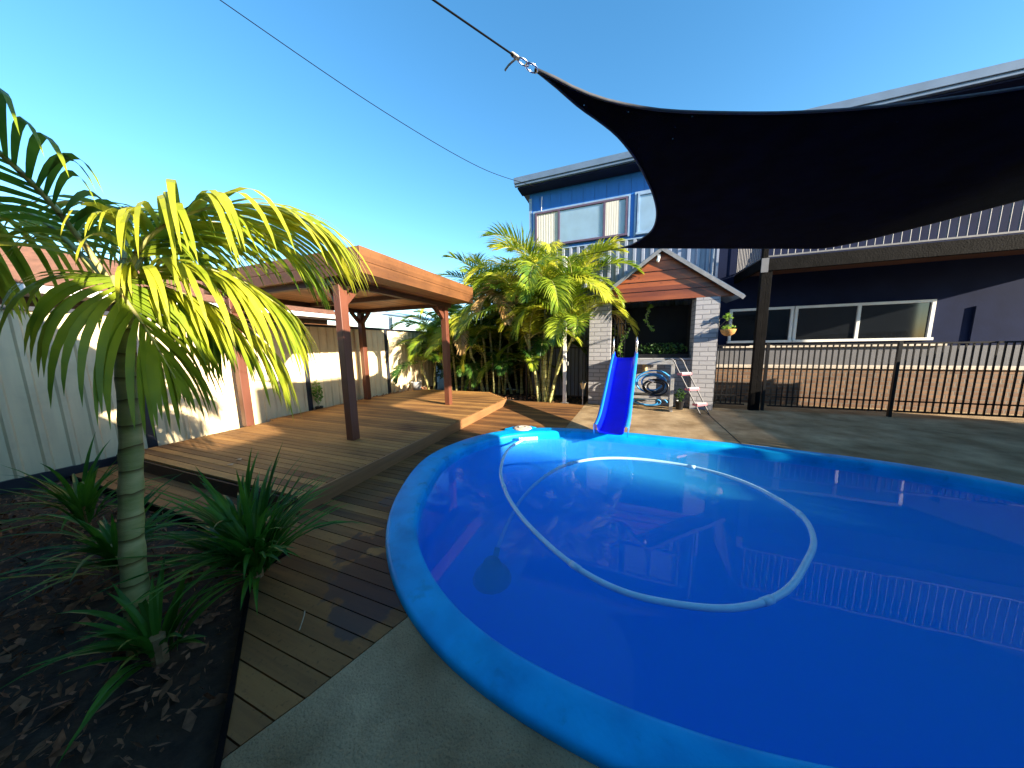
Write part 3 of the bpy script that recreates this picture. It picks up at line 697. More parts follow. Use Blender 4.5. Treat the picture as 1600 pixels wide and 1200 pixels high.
# hanging basket on the right pillar
o = thing('hanging_basket', 'orange coir basket with trailing plant hanging off the right porch pillar', 'hanging basket', (2.1, 7.38, 1.73))
b = MB(); b.lathe((2.10,7.36,1.62), [(0,0),(.06,.01),(.11,.05),(.13,.10),(.14,.14),(.11,.13),(0,.11)], 18); b.build('coir_liner', 'coir', o, smooth=True)
b = MB(); b.tube([(1.945,7.44,1.98),(2.10,7.36,2.02),(2.11,7.36,1.98)],.008,6)
for a in range(3): b.tube([(2.10+.13*math.cos(a*2.1),7.36+.13*math.sin(a*2.1),1.755),(2.10,7.36,2.0)], .003, 5)
b.tube([(1.945,7.44,1.98),(1.95,7.44,1.78)],.008,6); b.tube([(1.95,7.44,1.80),(2.07,7.37,1.97)],.006,6)
b.build('bracket', 'black', o)

def leaves(mb, c, rad, n_, size, rng, droop=0):
    for _ in range(n_):
        while True:
            d = Vector((rng.uniform(-1,1), rng.uniform(-1,1), rng.uniform(-1,1)))
            if d.length < 1: break
        p = Vector(c)+Vector((d.x*rad[0], d.y*rad[1], d.z*rad[2])); leaf(mb, p, size*rng.uniform(.6,1.3), rng)
def leaf(mb, p, s, rng, wr=.35):
    a = Vector((rng.gauss(0,1), rng.gauss(0,1), rng.gauss(0,.6))).normalized(); u = a.orthogonal().normalized()
    u = Matrix.Rotation(rng.uniform(0,6.28), 3, a) @ u
    mb.add([p-a*s*.5, p+u*s*wr*.8-a*s*.1+Vector((0,0,.05*s)), p+a*s*.5, p-u*s*wr*.8-a*s*.1], [(0,1,2,3)])
rng = random.Random(3)
b = MB(); leaves(b, (2.10,7.36,1.80), (.12,.12,.06), 60, .06, rng); leaves(b, (2.08,7.38,2.02), (.10,.08,.07), 50, .07, rng)
b.build('foliage', 'ivy', o)

# vines inside the porch opening
def vine(name, label, pts, n_, size, sp, mt='ivy', seed=1):
    o = thing(name, label, 'vine', pts[0]); rg = random.Random(seed)
    P = catmull(pts, 8); b = MB(); b.tube(P, .005, 5); b.build('stem', 'twig', o)
    b = MB()
    for _ in range(n_):
        p = rg.choice(P)+Vector((rg.gauss(0,sp), rg.gauss(0,sp), rg.gauss(0,sp))); leaf(b, p, size*rg.uniform(.7,1.3), rg, .5)
    b.build('foliage', mt, o)
vine('hanging_vine', 'thin green vine curling down inside the dark porch opening', [(.66,7.9,2.42),(.60,7.88,2.30),(.55,7.88,2.12),(.60,7.88,1.95),(.72,7.87,1.82)], 90, .06, .02)
vine('climbing_vine', 'pale leafed vine climbing beside the slide top in the porch opening', [(.0,7.86,1.15),(-.02,7.86,1.4),(.06,7.87,1.62),(.2,7.88,1.85)], 130, .05, .035, seed=5)
o = thing('ledge_plants', 'row of dark leafy plants along the top of the low porch wall', 'plants', (.8, 7.7, 1.15))
b = MB(); b.box(.35, 1.45, 7.62, 7.78, 1.151, 1.24); b.build('trough', 'black', o)
b = MB(); leaves(b, (.9,7.7,1.36), (.55,.12,.16), 420, .07, random.Random(9)); b.build('foliage', 'shrub', o)
o = thing('potted_plant', 'small leafy pot plant at the base of the low wall behind the ladder', 'pot plant', (1.28, 7.32, 0))
b = MB(); b.lathe((1.28,7.32,0), [(0,0),(.07,0),(.09,.2),(.08,.2),(.07,.17),(0,.17)], 14); b.build('pot', 'black', o)
b = MB(); leaves(b, (1.28,7.32,.33), (.10,.10,.15), 120, .06, random.Random(2)); b.build('foliage', 'shrub', o)

# ================================================================== SLIDE + PLATFORM + LADDER
sl_ = thing('pool_slide', 'bright blue plastic slide running from the steel platform down to the coping', 'slide', (0, 5.7, 0))
path = catmull([(.085,6.95,1.19),(.08,6.75,1.15),(.05,6.4,.98),(.01,5.95,.72),(-.035,5.4,.42),(-.07,4.98,.22),(-.10,4.72,.14),(-.115,4.55,.125)], 6)
def chute(secs, mb):
    vs = []; m_ = len(secs)
    for i, p in enumerate(path):
        a = path[max(i-1,0)]; c = path[min(i+1,len(path)-1)]; t = (c-a).normalized(); r = t.cross(Vector((0,0,1))).normalized(); u = r.cross(t)
        k = 1 - .04*i/len(path)
        for dx, dz in secs: vs.append(p + r*dx*k + u*dz)
    mb.add(vs, [(i*m_+q, i*m_+q+1, (i+1)*m_+q+1, (i+1)*m_+q) for i in range(len(path)-1) for q in range(m_-1)])
b = MB(); chute([(-.205,.125),(-.195,.03),(-.17,.005),(-.1,-.003),(0,-.005),(.1,-.003),(.17,.005),(.195,.03),(.205,.125)], b); b.build('chute', 'slideb', sl_, smooth=True, thick=.01)
for s_ in (-1, 1):
    b = MB(); chute([(s_*.255,-.03),(s_*.262,.03),(s_*.262,.12),(s_*.245,.138),(s_*.222,.138),(s_*.207,.126)], b); b.build('side_rim', 'sliderim', sl_, smooth=True, thick=.008)
    b = MB(); x = .085+s_*.235; b.tube(catmull([(x,6.72,1.22),(x,6.73,1.5),(x,6.80,1.63),(x,6.93,1.63),(x,7.0,1.5),(x,7.02,1.14)],6), .016, 8); b.build('handrail', 'chrome', sl_, smooth=True)
pl_ = thing('steel_platform', 'grey steel framed slide platform standing against the low brick wall', 'platform', (.45, 7.2, 0))
b = MB(); b.box(-.22, 1.10, 6.98, 7.58, 1.09, 1.125); b.build('platform_top', 'galv', pl_, bevel=.004)
b = MB(); b.box(-.22,1.10,6.965,6.979,1.04,1.12); b.box(-.22,1.10,7.501,7.515,1.04,1.12); b.build('edge_rail', 'galv', pl_)
for x, y in ((1.06,7.02),(-.18,7.02)):
    b = MB(); b.box(x-.035, x+.035, y-.03, y+.03, 0, 1.088); b.build('leg', 'galv', pl_, bevel=.003)
b = MB(); b.box(-.145,1.025,7.0,7.04,.27,.33); b.build('cross_rail', 'galv', pl_); 
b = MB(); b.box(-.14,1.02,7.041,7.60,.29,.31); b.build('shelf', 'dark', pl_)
ld = thing('aluminium_ladder', 'aluminium ladder with pink treads leaning from the platform to the concrete', 'ladder', (1.6, 7.0, 0))
def lad(t, y): return Vector((1.17+.52*t, y, 1.06-1.06*t))
for ox, y in ((-.10, 6.84), (.09, 7.0)):
    b = MB(); P = [(1.0+ox,y+.1,1.14),(1.07+ox,y,1.165),(1.14+ox,y,1.13)]+[(1.17+ox+.52*t, y, 1.06-1.06*t) for t in (.08,.35,.7,1.0)]
    b.tube(catmull(P,5), .014, 8); b.build('side_rail', 'alu', ld, smooth=True)
for t in (.20,.50,.80):
    p = lad(t, 0); b = MB(); b.beam((p.x-.115,6.83,p.z),(p.x+.105,7.01,p.z),.12,.05); s_ = b.build('tread', 'pink', ld, bevel=.006)
    b = MB(); b.beam((p.x-.10,6.845,p.z+.029),(p.x+.09,6.998,p.z+.029),.10,.007); b.build('tread_pad', 'white', s_)
# coiled hoses
def coil(name, label, c, rx, rz, turns, mt, seed, r=.018):
    rg = random.Random(seed); P = []
    for i in range(int(turns*22)+1):
        a = i/22*2*math.pi; k = 1-.45*(i/(turns*22)) + .09*math.sin(a*.63+seed)
        P.append((c[0]+rx*k*math.cos(a), c[1]+.02*math.sin(a*1.3+seed)+.05*(i/(turns*22))-.03, c[2]+rz*k*math.sin(a)+.01*math.sin(a*2.1)))
    b = MB(); b.tube(P, r, 8); return tag(b.build(name, mt, smooth=True), label, 'hose', 'coiled pool hoses under the platform')
coil('coiled_hose', 'bright blue pool hose coiled upright on the shelf under the platform', (.68,7.16,.61), .36, .27, 3.4, 'hoseb', 1)
coil('coiled_hose', 'black hose coiled among the blue one under the platform', (.74,7.13,.53), .27, .19, 4.1, 'hosed', 4)
coil('coiled_hose', 'slack blue hose lying on the ground below the platform shelf', (.62,7.22,.16), .36, .10, 2.1, 'hoseb', 8)
o = tag(MB().build('x', 'white'), '', '') if False else None
b = MB(); b.tube([(.60,7.13,.68),(.72,7.12,.64)], .035, 10); tag(b.build('hose_connector', 'white', smooth=True), 'white plastic hose connector in the middle of the coiled blue hose', 'connector')
b = MB(); b.lathe((.55,7.56,.82), [(0,0),(.05,0),(.055,.18),(.03,.2),(0,.2)], 10); tag(b.build('white_bottle', 'lantern', smooth=True), 'small cream bottle hung on the low wall above the coiled hose', 'bottle')

# ================================================================== SHADE SAIL
SL = [(-.43,1.53),(-.35,1.66),(-.26,1.82),(-.15,1.98),(-.05,2.15),(.06,2.42),(.15,2.71),(.24,3.06),(.30,3.47),(.29,3.86),(.18,4.16),(.08,4.34),(-.04,4.42)]
def sz(x, y):
    q = max(0, x-2.3); return 2.80-.056*x + .31*q*q/(q+.35)
far = [(-.04,4.42),(.35,4.53),(1.0,4.70),(2.13,4.99),(3.2,5.27),(4.3,5.56),(5.6,5.9)]
near = [(-.43,1.53),(-.34,1.615),(-.26,1.70),(-.11,1.825),(.16,1.98),(.5,2.11),(.89,2.23),(1.35,2.32),(1.9,2.36),(2.6,2.32),(3.6,2.1),(4.6,1.75),(5.6,1.3)]
right = [(5.6,5.9),(5.2,5.0),(5.0,4.0),(5.05,3.0),(5.25,2.2),(5.6,1.3)]
c3 = lambda L, k: [(p.x, p.y) for p in catmull([(x, y, 0) for x, y in L], k)]
def resamp(L, n_):
    d = [0]
    for a, c in zip(L, L[1:]): d.append(d[-1]+math.dist(a, c))
    out = []
    for i in range(n_+1):
        t = d[-1]*i/n_; j = max(q for q in range(len(d)) if d[q] <= t+1e-9); j = min(j, len(L)-2)
        k = (t-d[j])/max(d[j+1]-d[j],1e-9); out.append((L[j][0]+(L[j+1][0]-L[j][0])*k, L[j][1]+(L[j+1][1]-L[j][1])*k))
    return out
nu, nv = 60, 40
Bf = resamp(c3(far,6), nu); Bn = resamp(c3(near,6), nu); Bl = resamp(c3(SL,4), nv); Br = resamp(c3(right,6), nv); Br = Br[::-1]
vs = []
for j in range(nv+1):
    v = j/nv
    for i in range(nu+1):
        u = i/nu; x = (1-v)*Bn[i][0]+v*Bf[i][0]+(1-u)*Bl[j][0]+u*Br[j][0]; y = (1-v)*Bn[i][1]+v*Bf[i][1]+(1-u)*Bl[j][1]+u*Br[j][1]
        for (cu, cv, P) in ((1-u,1-v,Bn[0]),(u,1-v,Bn[-1]),(1-u,v,Bf[0]),(u,v,Bf[-1])): x -= cu*cv*P[0]; y -= cu*cv*P[1]
        z = sz(x,y) - .06*math.sin(math.pi*u)*math.sin(math.pi*v) + .012*noise.noise(Vector((x*1.2,y*1.2,0)))*math.sin(math.pi*u)*math.sin(math.pi*v)
        vs.append((x,y,z))
sail = thing('shade_sail', 'large black shade sail stretched over the right half of the pool', 'shade sail', (2.5, 3.5, 2.7))
b = MB(); b.add(vs, [(j*(nu+1)+i, j*(nu+1)+i+1, (j+1)*(nu+1)+i+1, (j+1)*(nu+1)+i) for j in range(nv) for i in range(nu)]); b.build('sail_cloth', 'shade', sail, smooth=True, thick=.003)
b = MB()
for L in (Bf, Bn, Bl, Br): b.tube([(x,y,sz(x,y)) for x,y in L], .008, 6)
b.build('hem', 'hem', sail, smooth=True)
# near corner ring and carabiners, rope
P1 = Vector((-.43,1.53,2.82)); rd = Vector((-.37,-.43,.07)).normalized()
def linkring(mb, c, d, L, W, r):
    d = d.normalized(); s_ = d.cross(Vector((.3,.2,1))).normalized(); P = []
    for k in range(20):
        a = 2*math.pi*k/20; P.append(c + d*L*math.cos(a) + s_*W*math.sin(a))
    mb.tube(P, r, 8, closed=True)
b = MB(); linkring(b, P1+rd*.02, rd, .032, .02, .0045); b.build('corner_ring', 'chrome', sail, smooth=True)
rp_ = thing('sail_rope', 'dark taut rope with a steel clip running up from the near sail corner', 'rope', P1+rd*.2)
b = MB(); linkring(b, P1+rd*.07, rd, .032, .014, .004); b.build('clip', 'chrome', rp_, smooth=True)
A = P1+rd*.10
b = MB(); b.tube([A, A+rd*.5, A+rd*2.6], .0038, 6); b.build('line', 'cable', rp_)
b = MB()
for q in range(4): linkring(b, A+rd*(.0+.008*q), Vector((.3,.1,1)).cross(rd), .009, .009, .0035)
b.tube(catmull([A, A+Vector((-.02,.01,.004)), A+Vector((-.05,.02,.002)), A+Vector((-.075,.03,-.006))],5), .0045, 6); b.build('knot', 'rope', rp_, smooth=True)
P2 = Vector((-.04,4.42,2.80))
rp2 = thing('sail_tie_rope', 'thin rope tying the far sail corner to the white post', 'rope', P2)
b = MB(); b.tube([P2, (-1.30,7.33,3.56)], .005, 6); b.build('line', 'cable', rp2)
b = MB(); linkring(b, P2+Vector((-.02,.04,.01)), Vector((-1.26,2.91,.7)), .03, .018, .004); b.build('clip', 'chrome', rp2, smooth=True)

# service cable
o = thing('service_cable', 'thin overhead cable crossing the sky to the house corner', 'cable', (-2.3, 8.3, 5.8))
E0 = Vector((-2.32,8.02,5.72)); E1 = Vector((-9.6,.3,7.6))
# the line passes (-5.3,3,6.3)
b = MB(); Pm = [Vector((-2.30,8.02,5.70)), Vector((-3.2,6.6,5.62)), Vector((-4.25,4.8,5.85)), Vector((-5.32,3.0,6.3)), Vector((-6.6,.9,6.95))]
b.tube(catmull(Pm,8), .0065, 6); b.build('line', 'cable', o)
b = MB(); b.tube([(-2.20,8.46,5.62),(-2.22,8.46,5.25)], .010, 6); b.build('drop_conduit', 'white', o)

# ================================================================== NEIGHBOUR HOUSE
nh = thing('neighbour_house', 'brown tiled neighbouring house with white gutter behind the cream fence', 'house', (-11, 4, 0))
b = MB(); b.box(-16, -9.7, -6, 7.4, 0, 2.55); b.build('wall', 'brickb', nh)
b = MB(); NR = 60; vs = []
for i in range(9):
    t = i/8; x = -9.15-(6-2.2)*t*1.0; z = 2.62+1.35*t
    for j in range(0, 97):
        y = -6.5+14.2*j/96; vs.append((x, y, z+.02*abs(math.sin(j*math.pi/2*1.0))+ (0)))
b.add(vs, [(i*97+j, i*97+j+1, (i+1)*97+j+1, (i+1)*97+j) for i in range(8) for j in range(96)])
for i in range(1,26):
    t = i/26; x = -9.15-3.8*t; z = 2.62+1.35*t; b.beam((x,-6.5,z+.02),(x,7.7,z+.02),.05,.035)
nr = b.build('roof', 'terracotta', nh)
b = MB(); b.box(-9.15, -9.03, -6.5, 7.75, 2.50, 2.62); b.build('gutter', 'white', nr)
b = MB(); b.box(-9.7, -9.15, -6.5, 7.7, 2.49, 2.50); b.build('soffit', 'white', nr)
ns_ = thing('neighbour_awning', 'white metal patio awning over the neighbour side of the fence', 'awning', (-8.5, 9.5, 0))
b = MB(); b.add([(-7.3,7.8,2.55),(-7.3,13,2.55),(-11,13,3.25),(-11,7.8,3.25),(-7.3,7.8,2.6),(-7.3,13,2.6),(-11,13,3.3),(-11,7.8,3.3)], [(0,3,2,1),(4,5,6,7),(0,1,5,4),(1,2,6,5),(2,3,7,6),(3,0,4,7)]); b.build('awning_roof', 'white', ns_)
for y in (7.95, 10.4, 12.8):
    b = MB(); b.box(-7.45,-7.36,y-.045,y+.045,0,2.55); b.build('awning_post', 'white', ns_)
b = MB(); b.box(-9.3,-9.2,4.3,9.8,1.9,2.3) ; b.build('beam', 'fascia', ns_)

# unseen house blocks put in to shade the pool and dim the foreground (right of and behind the viewer)
rh = thing('unseen_shade_house', 'unseen house wing and roof put in to shade the pool and near deck', 'house', (8, -2, 0))
b = MB(); b.prism([(7,1.62),(7,-.6),(12,-.6),(12,.16)], 0, 4.95); b.build('wall', 'render', rh); b = MB(); b.box(7, 12, -9, -.601, 0, 3.9); b.build('wall', 'render', rh)
b = MB(); b.box(-6, 6.99, -5, -1.3, 0, 2.9); b.build('wall', 'render', rh); b = MB(); b.box(-6, .5, -5, -1.0, 3.11, 5.6); b.build('wall', 'render', rh); b = MB(); b.box(-6, 6.98, -5, -.7, 2.95, 3.1); b.box(-3, .8, -.699, .2, 2.95, 3.1); b.build('roof', 'roofm', rh)  # rear walls and overhead roof added to cut sky light on the near ground
b = MB(); b.box(-1.2,.9,-1.31,-1.26,.1,2.1); b.build('door', 'glass', rh)
sf = thing('picket_fence', 'timber picket fence along the far right side of the concrete', 'fence', (7, 4.5, 0))
b = MB(); b.box(7.0, 7.03, 1.6, 7.6, 0, 1.45); b.build('board_panel', 'darkwood', sf)
b = MB(); y = 1.6
while y < 7.6: b.box(6.97, 6.99, y, y+.128, 0, 1.70); y += .15
b.build('picket_panel', 'darkwood', sf)

# ================================================================== PALMS
def frond(mb, ms, P, n_, ll, wd, rng, lift=.25, droop=.55, fold=.0, start=.16, segs=3, fwd=(.35,1.1)):
    """P: rachis points. mb receives leaflets, ms the rachis."""
    P = catmull(P, max(2, int(24/(len(P)-1)))); m_ = len(P)
    ms.tube(P, [ .014*(1-.8*i/(m_-1)) for i in range(m_)], 5)
    for k in range(n_):
        s = start+(1-start)*(k+rng.uniform(-.3,.3))/(n_-1); s = min(max(s, 0), .995)
        q = s*(m_-1); i = min(int(q), m_-2); p = P[i].lerp(P[i+1], q-i); t = (P[i+1]-P[i]).normalized()
        side = t.cross(Vector((0,0,1)));
        if side.length < .05: side = Vector((1,0,0))
        side.normalize(); up = side.cross(t).normalized()
        rel = (s-start)/(1-start); L = ll*(.45+.75*math.sin(math.pi*min(1, .15+.80*rel)))*(1 if rel < .85 else 1-.5*(rel-.85)/.15)*rng.uniform(.85,1.12)
        an = fwd[1]+(fwd[0]-fwd[1])*rel
        for sg in (-1, 1):
            a2 = an+rng.uniform(-.12,.12); d = (t*math.cos(a2)+side*sg*math.sin(a2)+up*(lift+rng.uniform(-.1,.1))).normalized()
            pts = [p]; cur = p.copy(); dd = d.copy()
            for g in range(segs):
                dd = (dd+Vector((0,0,-1))*droop*(g+.6)/segs*(.75 if segs > 5 else 1.0)).normalized(); cur = cur+dd*L/segs; pts.append(cur.copy())
            wv = t.cross(d)
            wv = d.cross(wv).normalized() if wv.length > .01 else up   # blade lies across the rachis direction
            wv = (wv+up*.4*rng.uniform(-1,1)).normalized()
            vs = []; ws = [.5,1,.75,.35,.2][:segs]+[0] if segs < 5 else [math.sin(math.pi*(.14+.84*q_/segs))**.8 for q_ in range(segs)]+[0]
            for g, pp in enumerate(pts):
                h_ = wd*ws[min(g, len(ws)-1)]*.5
                if g == segs: vs.append(pp)
                else: vs += [pp-wv*h_, pp+wv*h_]
            fs = [(2*g, 2*g+1, 2*g+3, 2*g+2) for g in range(segs-1)]+[(2*segs-2, 2*segs-1, 2*segs)]
            mb.add(vs, fs)
def auto_rachis(c, az, el, L, droop, rng):
    P = [Vector(c)]; d_el = el; k = 7; sw = rng.uniform(-.25,.25)
    for i in range(k):
        s = (i+1)/k; e = el-droop*s**1.4; a = az+sw*s
        P.append(P[-1]+Vector((math.cos(a)*math.cos(e), math.sin(a)*math.cos(e), math.sin(e)))*L/k)
    return P
def palm(label, base, canes, seed, nf=7, fl=1.7, ll=.42, mats=('palm','palmy'), n_=52, group='cane palms in the back bed', wd=.028):
    rng = random.Random(seed); o = thing('cane_palm', label, 'palm', base, group)
    yl = MB(); gr = MB(); rc = MB(); dr = MB(); hs = MB()
    for (dx, dy, lx, ly, h, nfr, fs) in canes:
        p0 = Vector((base[0]+dx, base[1]+dy, base[2]-.05)); p1 = p0+Vector((lx, ly, h)); mid = (p0+p1)/2+Vector((lx*-.12, ly*-.12, 0))
        P = catmull([p0, mid, p1], 12); b = MB(); rad = []
        for i in range(len(P)):
            r0 = .040*(1-.35*i/len(P)); rad.append(r0*(1.16 if i % 3 == 0 else 1))
        b.tube(P, rad, 8); b.build('trunk', 'cane', o, smooth=True)
        hs = MB(); hs.tube([p1+Vector((0,0,-.12)), p1+Vector((0,0,.05)), p1+Vector((lx*.08,ly*.08,.25))], [.040,.047,.03], 8); hs.build('crownshaft', 'cane', o, smooth=True)
        a0 = rng.uniform(0,6.28)
        for k in range(nfr+2):
            az = a0+k*2.4+rng.uniform(-.3,.3); el = rng.choice([1.35,1.15,1.0,.75,.55,.3]) if k else 1.42
            L = fl*fs*rng.uniform(.8,1.15); Pq = auto_rachis(p1+Vector((0,0,.15+.1*rng.random())), az, el, L, rng.uniform(1.1,1.9), rng)
            mb = yl if rng.random() < .40 else gr
            if rng.random() < .10 and el < .6: mb = dr
            frond(mb, rc, Pq, n_, ll*fs*rng.uniform(.9,1.1), wd, rng, lift=rng.uniform(.1,.45), droop=rng.uniform(.25,.6))
    rc.build('rachis', 'cane', o, smooth=True)
    for mb, mt in ((gr, mats[0]), (yl, mats[1]), (dr, 'dryfr')):
        if mb.v: mb.build('fronds', mt, o)
    return o
palm('tallest cane palm clump with pale trunks beside the white post', (-1.95,7.62,0),
     [(0,-.02,.06,-.05,2.75,11,1.3),(-.10,.04,-.55,-.05,2.2,9,1.15),(.08,.05,.30,-.15,2.25,9,1.1),(.16,.0,.65,-.2,1.75,7,1.0),(.04,.14,-.1,.25,3.0,8,1.2),(-.04,.16,-.3,.35,2.5,8,1.1),(.20,.12,.55,.0,2.5,8,1.1),(-.14,-.04,-.2,-.15,1.5,5,.8)], 11, wd=.029)
palm('middle cane palm clump with one broad drooping front frond', (-3.95,8.25,0),
     [(0,0,-.1,-.1,2.3,9,1.15),(.2,.05,-.15,0,2.8,9,1.2),(-.12,.0,-.30,-.25,1.3,5,.9),(.35,.1,.1,.1,2.5,8,1.1),(.5,.2,.3,-.1,2.1,7,1.0)], 23, wd=.029)
palm('small leaning cane palm clump behind the rear pergola post', (-5.35,8.35,0),
     [(0,0,-.25,-.15,1.25,6,.85),(.2,0,-.05,-.1,1.45,6,.85),(-.15,.1,-.5,.0,1.7,6,.9),(.35,.1,.1,0,1.9,6,.9)], 31)
palm('dense cane palm clump at the back between the two larger ones', (-2.95,8.75,0),
     [(0,0,-.2,0,2.5,6,1.0),(.2,.0,.1,.0,2.7,6,1.0),(-.2,.1,-.4,.1,2.2,6,1.0)], 47, mats=('palmd','palm'))
palm('short cane palm low in the fence corner', (-6.0,8.0,0),
     [(0,0,-.1,-.2,.8,6,.8),(.1,.1,.1,.1,1.2,5,.8)], 53, mats=('palmd','palm'))
palm('low leafy young cane palm filling the bed behind the deck corner', (-3.3,8.65,0),
     [(0,0,-.1,-.1,.5,6,.85),(.3,.1,.1,-.1,.9,6,.9),(-.3,.1,-.2,.1,1.1,6,.9)], 59, mats=('palmd','palm'))
palm('low dark young cane palm between the rear pergola post and middle clump', (-4.75,8.7,0),
     [(0,0,-.1,-.1,.6,6,.85),(.3,.1,.1,-.1,1.0,6,.9),(-.2,.2,-.1,.1,1.5,6,.9)], 61, mats=('palmd','palm'))
palm('low young cane palm hard against the house corner behind the tall canes', (-2.45,8.25,0),
     [(0,0,-.1,-.1,.8,6,.8),(.2,.1,.1,-.1,1.4,6,.9),(-.2,.1,-.1,.1,1.9,7,1.0)], 67, mats=('palmd','palm'))
# broad drooping front frond of the middle clump
fd = [o_ for o_ in bpy.data.objects if o_.get('label','').startswith('middle cane')][0]
rng = random.Random(77); a1_, a2_ = MB(), MB()
frond(a1_, a2_, [(-3.90,8.15,.25),(-3.85,7.98,.9),(-3.93,7.82,1.40),(-4.15,7.68,1.55),(-4.36,7.6,1.25),(-4.42,7.55,.85)], 42, .48, .024, rng, lift=.0, droop=.5, start=.35)
a1_.build('front_frond', 'palmy', fd); a2_.build('front_frond_stalk', 'cane', fd, smooth=True)

# foreground palm, left
fp = thing('foreground_palm', 'large near palm at left with long bright drooping fronds over the pergola', 'palm', (-2.36, .55, -.07))
b = MB(); P = catmull([(-2.36,.55,-.1),(-2.40,.6,.5),(-2.37,.66,1.1),(-2.33,.70,1.78)],10); b.tube(P, [.05*(1.1 if i%3==0 else 1)*(1-.3*i/len(P)) for i in range(len(P))], 10); b.build('trunk', 'cane', fp, smooth=True)
rng = random.Random(5); near_g, near_y, near_s, near_d = MB(), MB(), MB(), MB()
CE = Vector((0,0,1.5))
def nf(P, mb, n_, ll, **k): frond(mb, near_s, [CE+.62*(Vector(p)-CE) for p in P], int(n_*1.35), ll, .026, rng, segs=8, **k)
nf([(-3.76,1.12,1.95),(-3.55,1.2,2.3),(-3.28,1.3,2.50),(-2.95,1.45,2.61),(-2.72,1.7,2.66),(-2.56,1.98,2.58)], near_y, 34, .62, lift=-.1, droop=.62, fwd=(.30,.85))
nf([(-3.76,1.12,1.95),(-3.60,1.22,2.12),(-3.40,1.38,2.2),(-3.15,1.6,2.12),(-2.98,1.85,1.88)], near_y, 30, .62, lift=-.1, droop=.75, fwd=(.3,.9))
nf([(-3.76,1.12,1.9),(-3.62,1.25,2.0),(-3.46,1.45,1.95),(-3.32,1.7,1.72),(-3.25,1.9,1.45)], near_y, 28, .56, lift=-.1, droop=.8, fwd=(.3,.9))
nf([(-3.76,1.12,1.95),(-3.75,1.35,2.4),(-3.6,1.6,2.65),(-3.35,1.95,2.62),(-3.15,2.25,2.4)], near_g, 28, .55, lift=.0, droop=.6)
nf([(-3.76,1.12,1.95),(-4.0,1.3,2.5),(-4.3,1.5,2.85),(-4.7,1.8,2.9),(-5.0,2.1,2.7)], near_g, 28, .6, lift=.0, droop=.6)
nf([(-3.76,1.12,1.95),(-4.1,1.0,2.4),(-4.5,.9,2.65),(-4.95,.8,2.6),(-5.3,.75,2.3)], near_y, 28, .6, lift=.0, droop=.6)
nf([(-3.76,1.12,1.95),(-3.7,.9,2.5),(-3.6,.6,2.85),(-3.5,.3,2.9),(-3.4,0,2.7)], near_g, 26, .6, lift=.0, droop=.6)
nf([(-3.76,1.12,1.9),(-3.95,1.4,2.0),(-4.1,1.7,1.9),(-4.25,2.0,1.6)], near_g, 24, .5, lift=.0, droop=.7)
nf([(-3.76,1.12,1.9),(-3.55,1.05,2.05),(-3.35,1.0,1.95),(-3.2,1.05,1.65),(-3.12,1.12,1.3)], near_g, 24, .45, lift=.0, droop=.8)
near_g.build('fronds', 'palm', fp); near_y.build('fronds', 'palmy', fp); near_s.build('rachis', 'cane', fp, smooth=True)

# strappy plants in the near garden bed
def strappy(label, c, n_, h, seed, mt='strap', wd=.03, spread=1.0):
    o = thing('strappy_plant', label, 'plant', c, 'strappy plants in the near garden bed'); rg = random.Random(seed); b = MB()
    for i in range(n_):
        az = rg.uniform(0,6.28); L = h*rg.uniform(.6,1.15); el = rg.uniform(.5,1.5); k = 6; dr_ = rg.uniform(.3,1.5)*spread
        p = Vector(c)+Vector((math.cos(az),math.sin(az),0))*rg.uniform(0,.07)+Vector((0,0,rg.uniform(0,h*.3))); sd = Vector((-math.sin(az),math.cos(az),0)); vs = []
        for g in range(k+1):
            s = g/k; w_ = wd*.5*math.sin(math.pi*min(.98,.18+.82*s))
            if g == k: vs.append(p)
            else: vs += [p-sd*w_+Vector((0,0,w_*.4)), p, p+sd*w_+Vector((0,0,w_*.4))]
            e = el-dr_*s; p = p+Vector((math.cos(az)*math.cos(e), math.sin(az)*math.cos(e), math.sin(e)))*L/k
        fs = []
        for g in range(k-1): fs += [(3*g,3*g+1,3*g+4,3*g+3),(3*g+1,3*g+2,3*g+5,3*g+4)]
        fs += [(3*k-3,3*k-2,3*k),(3*k-2,3*k-1,3*k)]; b.add(vs, fs)
    b.build('leaves', mt, o)
    b = MB(); b.tube([(c[0],c[1],c[2]-.03),(c[0]+.01,c[1],c[2]+h*.35)], .03, 8); b.build('stem', 'husk', o)
    return o
strappy('dark green strappy plant arching over the near corner of the deck', (-2.22,1.02,0), 130, .66, 1)
strappy('tall upright strappy plant close behind the arching one at the deck step', (-2.55,1.12,0), 60, .58, 2)
strappy('low strappy clump at the near edge of the garden bed', (-2.15,.55,-.05), 40, .38, 3)
strappy('wide strappy clump beyond the foreground palm trunk', (-3.3,.75,-.03), 70, .55, 4)
strappy('strappy clump at the far left of the garden bed', (-4.5,.9,-.03), 60, .6, 6)
b = MB(); rg = random.Random(12)
for _ in range(5200):
    p = Vector((rg.uniform(-6.2,-1.3), rg.uniform(-.5,1.2), -.06+rg.random()*.05))
    if p.x > -1.62-(p.y-.53)*1.604 or p.x > -1.62: continue
    leaf(b, p, rg.choice([.02,.03,.045,.08])*rg.uniform(.6,1.2), rg, rg.uniform(.10,.4))
struct(b.build('garden_leaf_litter', 'litter'), 'stuff', 'dry fallen leaves over the near garden bed soil', 'leaf litter')
b = MB()
for _ in range(1500):
    y = rg.uniform(2.2, 8.2); p = Vector((rg.uniform(-6.42,-6.14)+(.1 if y>6 else 0), y, -.02+rg.random()*(.12+.10*(y>5)))); leaf(b, p, rg.uniform(.03,.11), rg, .3)
